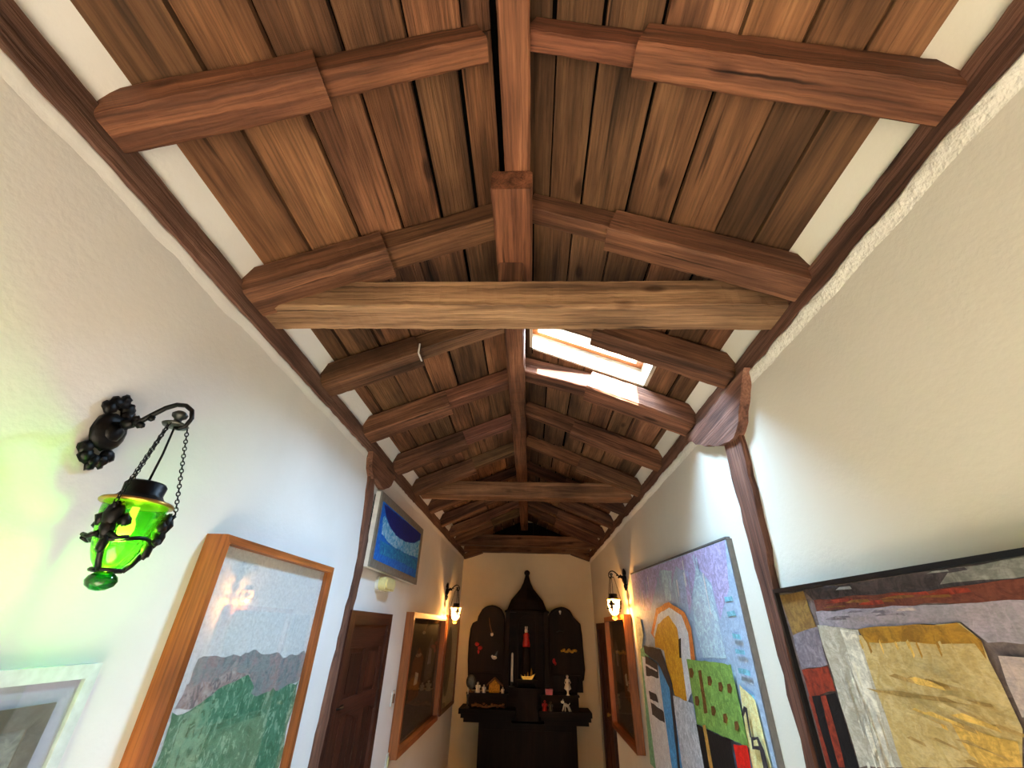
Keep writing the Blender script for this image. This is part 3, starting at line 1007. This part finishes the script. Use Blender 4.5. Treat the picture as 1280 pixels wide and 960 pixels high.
# big brown abstract
t = thing('abstract_painting', 'large brown impasto painting with a sand-coloured square, thin black frame, nearest on right wall', 'painting', (WR, 1.4, -1.25))
y0, y1, z0, z1 = .35, 2.455, -1.25, .212
pol = ext(ART_ABSTRACT, -1.23, lambda y: -.47 if y > 1.9 else -.40, 1.36, .38)
b = MB()
bars(b, onR, y0, y1, z0, z1, .018, .002, .065)
b.build('frame', M['blackframe'], t)
rs = random.Random(11)


def strokes(n, ylo, yhi, zlo, zhi, keys, ln, tk, slope=0.0):
    out = []
    for _ in range(n):
        y, z = rs.uniform(ylo, yhi), rs.uniform(zlo, zhi)
        L, w = rs.uniform(*ln), rs.uniform(*tk)
        if slope == 'v':
            out.append((rs.choice(keys), [(y, z), (y + w, z - L * .1), (y + w * .9, z - L), (y - w * .2, z - L * .8)]))
        else:
            out.append((rs.choice(keys), [(y, z), (y - L, z + L * slope - w * .3), (y - L * .95, z + L * slope + w), (y - L * .3, z + w * 1.2)]))
    return out


pol += strokes(20, 1.95, 2.10, -.40, -.05, ['stone_light', 'stone'], (.05, .16), (.006, .016), 'v')
pol += strokes(8, 1.25, 2.1, .17, .185, ['slate', 'grey_green'], (.06, .16), (.004, .010), -.01)
pol += strokes(12, 1.5, 2.1, .11, .135, ['rust', 'brick', 'umber'], (.08, .22), (.004, .010), 0.0)
pol += strokes(12, 1.45, 2.1, .065, .09, ['dove', 'mauve', 'blush'], (.06, .16), (.004, .008), 0.0)
pol += strokes(22, 1.45, 1.85, -.30, -.10, ['sand_dark', 'gold_dull', 'sand'], (.05, .16), (.004, .010), -.1)
pol += strokes(16, 1.47, 1.88, -.005, .004, ['gold', 'sand', 'gold_dull'], (.02, .05), (.006, .012), 'v')
artwork(t, onR, (y0 + .014, y1 - .014, z0 + .014, z1 - .014), .045, 'base_brown', pol)

# ================================================================ doors, switches, alarm
dr = MB()
y0, y1, zt = 3.78, 4.92, .107
dr.box((WL, y0 - .02, ZF), (WL + .045, y0 + .09, zt), 0, 2)
dr.box((WL, y1 - .11, ZF), (WL + .045, y1, zt), 0, 2)
dr.box((WL, y0 + .09, zt - .10), (WL + .045, y1 - .11, zt), 0, 1)
d1 = struct(dr.build('door_1', M['door']))
b = MB()
ya, yb = y0 + .09, y1 - .11
b.box((WL, ya, ZF), (WL + .012, yb, zt - .10), 0, 2)
for za, zb in ((ZF, ZF + .2), (-.58, -.50), (-.17, -.08 + zt - .02)):
    b.box((WL + .012, ya, za), (WL + .026, yb, min(zb, zt - .101)), 0, 1)
ym = (ya + yb) / 2
for a, c in ((ya, ya + .10), (ym - .06, ym + .06), (yb - .10, yb)):
    b.box((WL + .012, a, -.5), (WL + .0255, c, -.1), 0, 2)
for a, c in ((ya + .13, ym - .09), (ym + .09, yb - .13)):
    b.box((WL + .012, a, -.47), (WL + .020, c, -.2), 0, 2)
n = 7
for k in range(n):
    a = ya + (yb - ya) * k / n
    b.box((WL + .012, a + .006, ZF + .2), (WL + .019, a + (yb - ya) / n - .006, -.58), 0, 2, (random.uniform(.85, 1.1),) * 3)
# scalloped head of the lower field
b.prism([(ya, -.58)] + [(ya + (yb - ya) * k / 12, -.66 + .05 * abs(math.sin(k * math.pi / 6))) for k in range(13)] + [(yb, -.58)], onL, .012, .027, 0, 1)
leaf = b.build('door_leaf', M['door'], d1)
b = MB()
b.lathe((WL + .02, yb - .09, -1.10), [(.03, 0), (.03, .01), (.012, .015), (.012, .04), (.026, .05), (.03, .065), (.02, .08)], 14, axis='x')
b.build('door_handle', M['brass'], leaf)
b = MB()
b.box((WL + .026, ya + .0, -.56), (WL + .035, ya + .12, -.53), 0, 1)
b.tube([(WL + .04, ya - .05, -.54), (WL + .045, ya + .02, -.545), (WL + .04, ya + .1, -.545)], .008, 6)
b.build('bolt', M['iron'], leaf)

dr = MB()
y0, y1, zt = 8.2, 9.35, .14
dr.box((WR - .045, y0, ZF), (WR, y0 + .10, zt), 0, 2)
dr.box((WR - .045, y1 - .10, ZF), (WR, y1, zt), 0, 2)
dr.box((WR - .045, y0 + .10, zt - .10), (WR, y1 - .10, zt), 0, 1)
d2 = struct(dr.build('door_2', M['door']))
b = MB()
b.box((WR - .012, y0 + .10, ZF), (WR, y1 - .10, zt - .10), 0, 2)
for za, zb in ((ZF + .1, -1.25), (-1.1, -.15)):
    for a, c in ((y0 + .2, (y0 + y1) / 2 - .05), ((y0 + y1) / 2 + .05, y1 - .2)):
        b.box((WR - .02, a, za), (WR - .012, c, zb), 0, 2)
leaf = b.build('door_leaf', M['door'], d2)
b = MB()
b.lathe((WR - .012, y0 + .16, -1.12), [(.03, 0), (.03, -.01), (.012, -.015), (.012, -.05), (.028, -.06), (.02, -.09)], 14, axis='x')
b.build('door_handle', M['brass'], leaf)


def rrect(y0, y1, z0, z1, r, n=5):
    out = []
    for cy, cz, a0 in ((y1 - r, z1 - r, 0), (y0 + r, z1 - r, 90), (y0 + r, z0 + r, 180), (y1 - r, z0 + r, 270)):
        for k in range(n + 1):
            a = math.radians(a0 + 90 * k / n)
            out.append((cy + r * math.cos(a), cz + r * math.sin(a)))
    return out


t = thing('alarm_siren', 'small rounded cream alarm box under the blue seascape', 'alarm', (WL, 4.6, .30))
b = MB()
b.prism(rrect(4.32, 4.72, .295, .42, .05), onL, .001, .025)
b.build('mounting_plate', M['white'], t)
b = MB()
b.prism(rrect(4.34, 4.70, .302, .414, .05), onL, .025, .085)
b.prism(rrect(4.38, 4.66, .318, .398, .035), onL, .085, .10)
b.build('cover', M['cream'], t)
for k, (yy, zz, lab) in enumerate(((5.5, -.665, 'slim light switch between the brown door and orange still life frame, upper one'), (5.62, -1.2, 'light switch low beside the brown door, lower one'))):
    t = thing('light_switch', lab, 'switch', (WL, yy, zz - .06), 'light switches by the door')
    b = MB()
    b.prism(rrect(yy - .05, yy + .05, zz - .07, zz + .07, .012), onL, .001, .014)
    b.build('plate', M['white'], t)
    b = MB()
    b.prism(rrect(yy - .022, yy + .022, zz - .04, zz + .04, .006), onL, .014, .022)
    b.build('rocker', M['tan' if k == 0 else 'cream'], t)


# ================================================================ wall lanterns
def sconce(label, side, y, zb, reach, glass, knob, bulb, watts, lcol, figs, group):
    sx = 1 if side < 0 else -1
    X = (lambda d: WL + d) if side < 0 else (lambda d: WR - d)
    t = thing('wall_lantern', label, 'lantern', (X(0), y, zb), group)
    ax = X(reach)
    b = MB()      # cast back plate with leafy ends
    b.ball((X(.022), y, zb - .03), .062, (.45, 1, 1.05), 16, 0, .12)
    b.ball((X(.040), y, zb - .03), .036, (.5, 1, 1), 12, 0, .1)
    for k in range(5):
        a = math.pi * (k / 4)
        b.ball((X(.020), y + .036 * math.cos(a), zb + .045 + .032 * math.sin(a)), .024, (.7, 1, 1), 12, 0, .45)
        b.ball((X(.020), y + .040 * math.cos(a), zb - .105 - .030 * math.sin(a)), .023, (.7, 1, 1), 12, 0, .45)
    b.ball((X(.022), y, zb + .09), .020, (.7, 1, 1.1), 8, 0, .4)
    b.ball((X(.022), y, zb - .15), .018, (.7, 1, 1.1), 8, 0, .4)
    b.build('back_plate', M['iron'], t)
    b = MB()
    P = [(.04, -.005), (.07, .0), (.095, .002), (.12, .012), (.15, .036), (.185, .062), (.22, .075), (.255, .072), (.285, .052), (.297, .022), (.288, -.006), (.268, -.018), (.25, -.012)]
    f = reach / .25
    Q = []
    for (a, c), (e, g) in zip(P, P[1:]):
        Q += [(a + (e - a) * k / 3, c + (g - c) * k / 3) for k in range(3)]
    Q.append(P[-1])
    b.tube([(X(d * f), y, zb + z + .0) for d, z in Q], .0105, 8, r1=.006)
    for d, z, r in ((.075, .0, .022), (.105, .006, .017), (.125, -.004, .014), (.15, .022, .013), (.095, .022, .012)):
        b.ball((X(d * f), y, zb + z), r, (1.1, .8, .9), 8, 0, .4)
    b.build('arm', M['iron'], t)
    b = MB()
    b.lathe((ax, y, zb), [(.004, -.012), (.036, -.010), (.040, -.004), (.030, .002), (.012, .006), (.012, .018), (.022, .026), (.024, .036), (.014, .046), (.004, .05)], 18)
    cn = b.build('ceiling_cup', M['pewter'], t)
    rz = zb - .275      # rim height
    b = MB()
    b.tube([(ax, y, zb - .01), (ax + .004, y, zb - .11), (ax, y, zb - .212)], .0035, 6)
    b.build('cord', M['iron'], t)
    b = MB()
    b.lathe((ax, y, rz), [(.03, .064), (.050, .066), (.056, .058), (.054, .030), (.062, .018), (.080, .008), (.086, .0), (.080, -.004), (.03, -.002)], 28)
    cp = b.build('cap', M['iron'], t)
    b = MB()
    b.lathe((ax, y, rz), [(.084, -.004), (.094, -.004), (.096, .0), (.092, .006), (.085, .006)], 28)
    b.build('rim', M['brass'], cp)
    gl = MB()
    gl.lathe((ax, y, rz), [(.082, -.003), (.080, -.03), (.074, -.07), (.067, -.105), (.057, -.138), (.045, -.165), (.031, -.184), (.012, -.190)], 32)
    sh = gl.build('glass_shade', glass, t)
    b = MB()
    b.lathe((ax, y, rz), [(.012, -.186), (.018, -.194), (.034, -.206), (.038, -.218), (.033, -.231), (.018, -.241), (.004, -.244)], 22)
    b.build('glass_knob', knob, sh)
    b = MB()
    tips = []
    for k in range(3):
        a = figs + k * 2 * math.pi / 3
        u = Vector((math.cos(a), math.sin(a), 0))
        v = Vector((-math.sin(a), math.cos(a), 0))
        c0 = Vector((ax, y, rz))

        def Q3(r, tn, z):
            return c0 + u * r + v * tn + Vector((0, 0, z))
        b.tube([Q3(.036, 0, -.190), Q3(.050, 0, -.172), Q3(.066, 0, -.138), Q3(.077, 0, -.105), Q3(.084, 0, -.08)], .008, 7)
        # cherub-like relief: head, wings, body
        b.ball(Q3(.084, 0, -.050), .031, (.8, .8, 1.15), 10, 0, .35)
        b.ball(Q3(.082, 0, -.085), .024, (.8, .8, 1.3), 10, 0, .35)
        b.ball(Q3(.070, 0, -.125), .017, (.8, .8, 1.7), 10, 0, .35)
        for s_ in (-1, 1):
            b.ball(Q3(.078, s_ * .03, -.062), .016, (1, 1, 1.1), 8, 0, .5)
            b.tube([Q3(.088, s_ * .012, -.10), Q3(.084, s_ * .035, -.112), Q3(.074, s_ * .058, -.106)], .008, 6, r1=.006)
        b.tube([Q3(.088, 0, -.04), Q3(.098, 0, -.03), Q3(.104, 0, -.018)], .006, 6)
        b.ball(Q3(.090, 0, -.028), .013, (.8, .8, 1.2), 8, 0, .4)
        tips.append((u, Q3(.104, 0, -.018)))
    ring = [(ax + .073 * math.cos(q * math.pi / 12), y + .073 * math.sin(q * math.pi / 12), rz - .108 + .007 * math.cos(q * math.pi / 4)) for q in range(24)]
    b.tube(ring, .0062, 6, 0, True)
    ring = [(ax + .036 * math.cos(q * math.pi / 8), y + .036 * math.sin(q * math.pi / 8), rz - .190) for q in range(16)]
    b.tube(ring, .006, 6, 0, True)
    b.build('cage', M['iron'], t)
    for u, tip in tips:
        b = MB()
        p0 = Vector((ax, y, zb - .008)) + u * .036
        # chain hangs clear of the cap rim
        L = (tip - p0).length
        n = int(L / .0125)
        d = (tip - p0).normalized()
        w = d.cross(Vector((u.y, -u.x, .01))).normalized()
        w2 = d.cross(w)
        for i in range(n):
            c = p0 + d * (L * (i + .5) / n)
            s1 = w if i % 2 else w2
            b.tube([c + d * (.0085 * math.cos(q * math.pi / 4)) + s1 * (.0052 * math.sin(q * math.pi / 4)) for q in range(8)], .0019, 4, 0, True)
        b.build('chain', M['iron'], t)
    b = MB()
    b.lathe((ax, y, rz - .07), [(.004, -.028), (.016, -.022), (.021, -.006), (.018, .012), (.011, .026), (.010, .06)], 14)
    b.build('bulb', bulb, t)
    l = bpy.data.lights.new('lantern_light', 'POINT')
    l.energy, l.color, l.shadow_soft_size = watts, lcol, .012
    lo = bpy.data.objects.new('lantern_light', l)
    C.objects.link(lo)
    lo.location = W((ax, y + .0, rz - .125))
    return t


sconce('near black wall lantern with green glass hung on chains from a scrolled arm', -1, 1.265, .585, .25, M['green'], M['dgreen'], M['bulb'], 5, (1.0, .84, .45), math.radians(-75), 'wall lanterns')
sconce('far lit wall lantern with amber glass on the left, above the orange still life frame', -1, 8.1, .58, .20, M['amber'], M['amber'], M['bulbwarm'], 36, (1.0, .56, .23), math.radians(-60), 'wall lanterns')
sconce('lit wall lantern with amber glass on the right, beside the pale collage painting', 1, 6.35, .66, .20, M['amber'], M['amber'], M['bulbwarm'], 36, (1.0, .56, .23), math.radians(-120), 'wall lanterns')

# ================================================================ carved altarpiece at the end wall
LW = [(-1.158, -.984), (-1.202, -.526), (-1.208, -.23), (-1.189, 0), (-1.151, .094), (-1.063, .136), (-1.045, .219), (-.975, .341), (-.91, .39), (-.85, .412), (-.77, .425), (-.688, .412), (-.62, .385), (-.571, .35), (-.51, .25), (-.494, .18), (-.439, -.984)]
RW = [(.317, -1.045), (.35, .231), (.434, .352), (.50, .39), (.572, .412), (.64, .425), (.709, .415), (.77, .39), (.819, .353), (.882, .243), (.946, .186), (1.009, .129), (1.033, -.063), (1.037, -.287), (1.054, -.611), (1.022, -.787), (.96, -.83), (.914, -.762), (.882, -1.045)]
at = thing('altarpiece', 'tall dark carved altarpiece with ogee spire and two arched wings, against the end wall', 'altarpiece', (-.05, 9.6, ZF))
YW = 9.62


def xz(a, bb, d):
    return (a, d, bb)


for P in (LW, RW):
    b = MB()
    b.prism(P, xz, YW, YW + .05)
    cx = sum(p[0] for p in P) / len(P)
    cz = sum(p[1] for p in P) / len(P)
    outl = [(cx + (p[0] - cx) * .93, YW - .004, cz + (p[1] - cz) * .94) for p in P]
    b.tube(outl, .014, 6, 0, True)
    x0, x1 = min(p[0] for p in P) + .06, max(p[0] for p in P) - .1
    b.box((x0, YW - .05, -.735), (x1, YW, -.715))
    b.box((x0 + .1, YW - .03, -.06), (x1 - .1, YW, -.045))
    b.box((cx - .22, YW + .05, -.984), (cx + .22, YE - .008, -.05))
    b.build('wing_panel', M['retable'], at)
b = MB()      # central niche
b.box((-.48, 9.62, -1.43), (.36, YE - .008, .32))
for x0, x1 in ((-.48, -.40), (-.27, -.225), (.115, .16), (.28, .36)):
    b.box((x0, 9.46, -.92), (x1, 9.60, .32), 0, 2)
b.prism([(-.225, .10)] + [(-.055 + .17 * math.cos(math.pi * (1 - k / 10)), .10 + .15 * math.sin(math.pi * k / 10)) for k in range(11)] + [(.115, .10), (.115, .32), (-.225, .32)], xz, 9.47, 9.52)
b.box((-.25, 9.40, -.84), (.14, 9.60, -.80))
b.build('niche', M['retable'], at)
b = MB()
b.lathe((-.06, 9.66, 0), [(.445, .30), (.455, .33), (.40, .36), (.37, .43), (.325, .53), (.225, .64), (.13, .75), (.075, .86), (.045, .96), (.035, 1.0), (.055, 1.02), (.062, 1.05), (.045, 1.085), (.01, 1.10)], 8, squash=.5, smooth=False)
b.build('spire', M['retable'], at)
b = MB()
b.prism([(-.26, -.92), (.17, -.92), (.14, -1.0), (.135, -1.22), (.17, -1.40), (-.26, -1.40), (-.22, -1.22), (-.22, -1.0)], xz, 9.42, 9.7)
b.box((-.29, 9.40, -.95), (.20, 9.7, -.92))
b.build('pedestal', M['retable'], at)
for x0, x1, s0, s1 in ((-1.27, -.26, -1.15, -.42), (.17, 1.10, .22, .89)):
    b = MB()
    b.box((x0, 9.30, -1.31), (x1, YE - .008, -1.235), 0, 0)
    b.box((x0 + .04, 9.33, -1.37), (x1 - .02, YE - .008, -1.31), 0, 0)
    b.box((x0 + .09, 9.36, -1.43), (x1 - .06, YE - .008, -1.37), 0, 0)
    b.build('ledge', M['retable'], at)
    b = MB()
    b.box((s0, 9.48, -1.235), (s1, YW + .04, -1.02), 0, 0)
    b.box((s0 - .02, 9.46, -1.04), (s1 + .02, YW + .04, -1.015), 0, 0)
    b.build('step', M['retable'], at)
b = MB()
b.box((-.91, 9.44, ZF), (.83, YE - .008, -1.43), 0, 2)
for x0, x1 in ((-.82, -.30), (-.22, .18), (.26, .74)):
    b.box((x0, 9.43, ZF + .12), (x1, 9.44, -1.53), 0, 2)
b.build('base_cabinet', M['retable'], at)

# ---------------------------------------------------------------- small things on the altarpiece
ZS, ZL = -1.015, -1.235
YS, YL = 9.50, 9.39


def angel(label, x, z, y, h, mat, group=None):
    t = thing('figurine', label, 'figurine', (x, y, z), group)
    b = MB()
    b.lathe((x, y, z), [(.30 * h, 0), (.27 * h, .08 * h), (.17 * h, .45 * h), (.12 * h, .66 * h), (.05 * h, .72 * h)], 12)
    for s_ in (-1, 1):
        b.ball((x + s_ * .2 * h, y + .05 * h, z + .52 * h), .15 * h, (.8, .3, 1.1), 8)
    b.build('body', mat, t)
    b = MB()
    b.ball((x, y, z + .83 * h), .13 * h)
    b.build('head', mat, t)
    return t


ga = 'figurines on the left step'
angel('taller white angel figurine on the left step beside the dark round mirror', -.965, ZS, YS, .17, M['white'], ga)
angel('shorter white angel figurine on the left step beside the straw stable', -.85, ZS, YS, .13, M['white'], ga)
angel('tiny white figurine at the right end of the left step', -.50, ZS, YS, .10, M['white'], ga)
t = thing('nativity_stable', 'straw-coloured nativity stable on the left step', 'stable', (-.66, YS, ZS))
b = MB()
b.prism([(-.76, ZS), (-.56, ZS), (-.56, ZS + .12), (-.66, ZS + .2), (-.76, ZS + .12)], xz, 9.52, 9.60)
b.build('hut', M['straw'], t)
b = MB()
b.prism([(-.80, ZS + .10), (-.66, ZS + .215), (-.50, ZS + .10), (-.50, ZS + .12), (-.66, ZS + .24), (-.80, ZS + .125)], xz, 9.47, 9.61)
b.build('roof', M['tan'], t)
t = thing('standing_mirror', 'dark round mirror on a short stand at the left end of the step', 'mirror', (-1.10, YS, ZS))
b = MB()
b.lathe((-1.10, YS, ZS), [(.06, 0), (.05, .015), (.012, .03), (.012, .08)], 12)
b.build('stand', M['tan'], t)
b = MB()
b.lathe((-1.10, YS, ZS + .16), [(.03, -.014), (.085, -.012), (.09, 0), (.085, .012), (.03, .014)], 20, axis='y', squash=1.25)
b.build('disc', M['pewter'], t)
t = thing('candlestick', 'slender white candlestick at the left end of the ledge', 'candlestick', (-1.13, YL, ZL))
b = MB()
b.lathe((-1.13, YL, ZL), [(.045, 0), (.04, .015), (.012, .03), (.018, .08), (.012, .1), (.018, .16), (.028, .19), (.02, .2)], 12)
b.build('stem', M['pewter'], t)
b = MB()
b.lathe((-1.13, YL, ZL + .2), [(.013, 0), (.013, .09), (.003, .1)], 10)
b.build('candle', M['white'], t)
b = MB()
b.tube([(-1.05 + .075 * k, YL + .02 * math.sin(k * 1.7), ZL + .035 + .018 * math.sin(k * 1.3)) for k in range(9)], .02, 8, r1=.014)
for k in range(12):
    b.ball((-1.03 + .05 * k, YL - .01 + .015 * math.sin(k * 2.1), ZL + .05 + .02 * math.sin(k * 1.9)), .022, (1.2, .8, .7), 8, 0, .5)
solo('garland', b, M['tan'], 'brown twisted garland lying along the left ledge', 'garland')
t = thing('hanging_feather', 'pale drooping feather hung high on the left wing panel', 'ornament', (-.76, YW - .02, -.13))
b = MB()
b.tube([(-.82, YW - .018, .20), (-.80, YW - .02, .08), (-.765, YW - .02, -.03), (-.75, YW - .02, -.07)], .008, 6, r1=.014)
b.build('quill', M['tan'], t)
b = MB()
b.ball((-.75, YW - .022, -.09), .032, (1, .4, 1.1), 8)
b.build('tuft', M['white'], t)
t = thing('hanging_ornament', 'red bow ornament hung on the left wing panel', 'ornament', (-1.0, YW - .02, -.40))
b = MB()
for s_, dz in ((-1, .05), (1, -.01)):
    b.ball((-1.005 + s_ * .035, YW - .022, -.31 + dz), .045, (1, .35, .75), 8, 0, .4)
b.ball((-1.0, YW - .022, -.38), .032, (.7, .4, 1.4), 8, 0, .3)
b.build('bow', M['redgloss'], t)
t = thing('hanging_bird', 'white and grey bird ornament on the left wing panel, below the feather', 'ornament', (-.68, YW - .02, -.50))
b = MB()
b.ball((-.685, YW - .025, -.475), .05, (1, .5, .6), 10)
b.ball((-.725, YW - .025, -.455), .024, (1, .7, 1), 8)
b.build('body', M['white'], t)
b = MB()
b.prism([(-.70, -.46), (-.64, -.37), (-.62, -.36), (-.645, -.45)], xz, YW - .03, YW - .01)
b.build('wing', M['pewter'], t)
t = thing('taper_candle', 'long white taper candle standing in the left bay of the niche', 'candle', (-.335, 9.54, -.8))
b = MB()
b.lathe((-.335, 9.54, -.92), [(.05, 0), (.05, .015), (.02, .03), (.03, .06), (.024, .08)], 12)
b.build('holder', M['pewter'], t)
b = MB()
b.lathe((-.335, 9.54, -.84), [(.025, 0), (.022, .25), (.02, .44), (.004, .46)], 10)
b.build('wax', M['white'], t)
t = thing('robed_statuette', 'red-robed statuette with a pale head inside the niche', 'statuette', (-.07, 9.55, -.8))
b = MB()
b.lathe((-.07, 9.54, -.8), [(.09, 0), (.10, .04), (.085, .30), (.075, .46), (.085, .50), (.06, .52)], 14)
b.build('plinth', M['retable'], t)
b = MB()
b.lathe((-.07, 9.54, -.28), [(.07, 0), (.075, .04), (.055, .15), (.065, .20), (.03, .235)], 14)
b.build('robe', M['redgloss'], t)
b = MB()
b.ball((-.07, 9.54, -.015), .036, (1, 1, 1.2))
for k in range(3):
    b.box((-.098 + k * .022, 9.53, .02), (-.086 + k * .022, 9.55, .062))
b.build('crowned_head', M['white'], t)
t = thing('gilt_boat', 'small gilt boat-shaped ornament at the foot of the niche', 'ornament', (-.05, 9.46, -.80))
b = MB()
b.prism([(-.17, -.72), (-.13, -.79), (.04, -.79), (.10, -.70), (.03, -.735), (-.12, -.745)], xz, 9.42, 9.50)
b.build('hull', M['gold'], t)
b = MB()
for x, h in ((-.09, .06), (-.04, .09), (.03, .14)):
    b.lathe((x, 9.46, -.75), [(.022, 0), (.016, h * .6), (.004, h)], 8)
b.build('sails', M['gold'], t)
b = MB()
b.ball((.61, YW - .02, .335), .024, (1, .5, 1.1), 10)
b.ball((.612, YW - .022, .30), .014, (1, .5, 1.1), 8)
solo('button_ornament', b, M['white'], 'tiny white ornament at the top of the right wing panel', 'ornament')
b = MB()
for k in range(9):
    x = .63 + .032 * k
    b.ball((x, YW - .02, -.33 + .02 * math.sin(k * 1.9)), .024, (1.3, .5, .8), 8, 0, .5)
b.tube([(.60, YW - .02, -.345), (.75, YW - .022, -.325), (.90, YW - .02, -.34)], .008, 6)
solo('gilt_sprig', b, M['gold'], 'gilt leafy sprig hung across the right wing panel', 'ornament')
b = MB()
b.ball((.464, YW - .02, -.50), .04, (.8, .45, 1), 10, 0, .4)
b.ball((.49, YW - .02, -.54), .028, (.8, .45, 1), 8, 0, .4)
solo('red_ornament', b, M['redgloss'], 'small dull red ornament hung low on the right wing panel', 'ornament')
b = MB()
b.tube([(.53, YW - .02, -.02), (.58, YW - .022, .0), (.66, YW - .02, -.005)], .008, 6)
solo('hanging_pin', b, M['pewter'], 'thin grey pin lying across the upper right wing panel', 'ornament')
t = thing('dancer_figurine', 'white standing dancer figurine on the right step', 'figurine', (.70, 9.5, ZS))
b = MB()
b.lathe((.70, 9.5, ZS), [(.035, 0), (.03, .01), (.014, .03), (.02, .07), (.065, .10), (.05, .15), (.026, .19), (.045, .24), (.014, .26)], 12)
for s_ in (-1, 1):
    b.tube([(.70 + s_ * .035, 9.5, ZS + .235), (.70 + s_ * .055, 9.49, ZS + .19), (.70 + s_ * .03, 9.48, ZS + .15)], .009, 6)
b.build('body', M['white'], t)
b = MB()
b.ball((.70, 9.5, ZS + .285), .026)
b.build('head', M['white'], t)
t = thing('dog_figurine', 'small white dog figurine on the right ledge below the dancer', 'figurine', (.65, 9.39, ZL))
b = MB()
b.tube([(.61, YL, ZL + .10), (.65, YL, ZL + .095), (.69, YL, ZL + .075)], .024, 8)
for x, dx in ((.615, -.03), (.635, .0), (.68, .03), (.695, .045)):
    b.tube([(x, YL, ZL + .085), (x + dx * .5, YL, ZL + .04), (x + dx, YL, ZL + .0)], .011, 6)
b.tube([(.69, YL, ZL + .085), (.725, YL, ZL + .12)], .007, 6)
b.build('body', M['white'], t)
b = MB()
b.ball((.59, YL, ZL + .135), .027, (1.2, .8, .9), 8)
b.ball((.60, YL, ZL + .165), .012, (.6, .6, 1.2), 6)
b.build('head', M['white'], t)
t = thing('red_box', 'dull red box on the left end of the right step', 'box', (.33, 9.5, ZS))
b = MB()
b.box((.29, 9.48, ZS), (.42, 9.56, ZS + .075))
b.build('case', M['redgloss'], t)
b = MB()
b.box((.285, 9.475, ZS + .075), (.425, 9.565, ZS + .09))
b.build('lid', M['redgloss'], t)
angel('small red and white figurine on the right ledge, next to the pedestal', .27, ZL, YL, .16, M['redgloss'], 'figurines on the right ledge')
angel('small grey figurine on the right ledge, right of the red one', .375, ZL, YL, .15, M['pewter'], 'figurines on the right ledge')

strip_helpers()
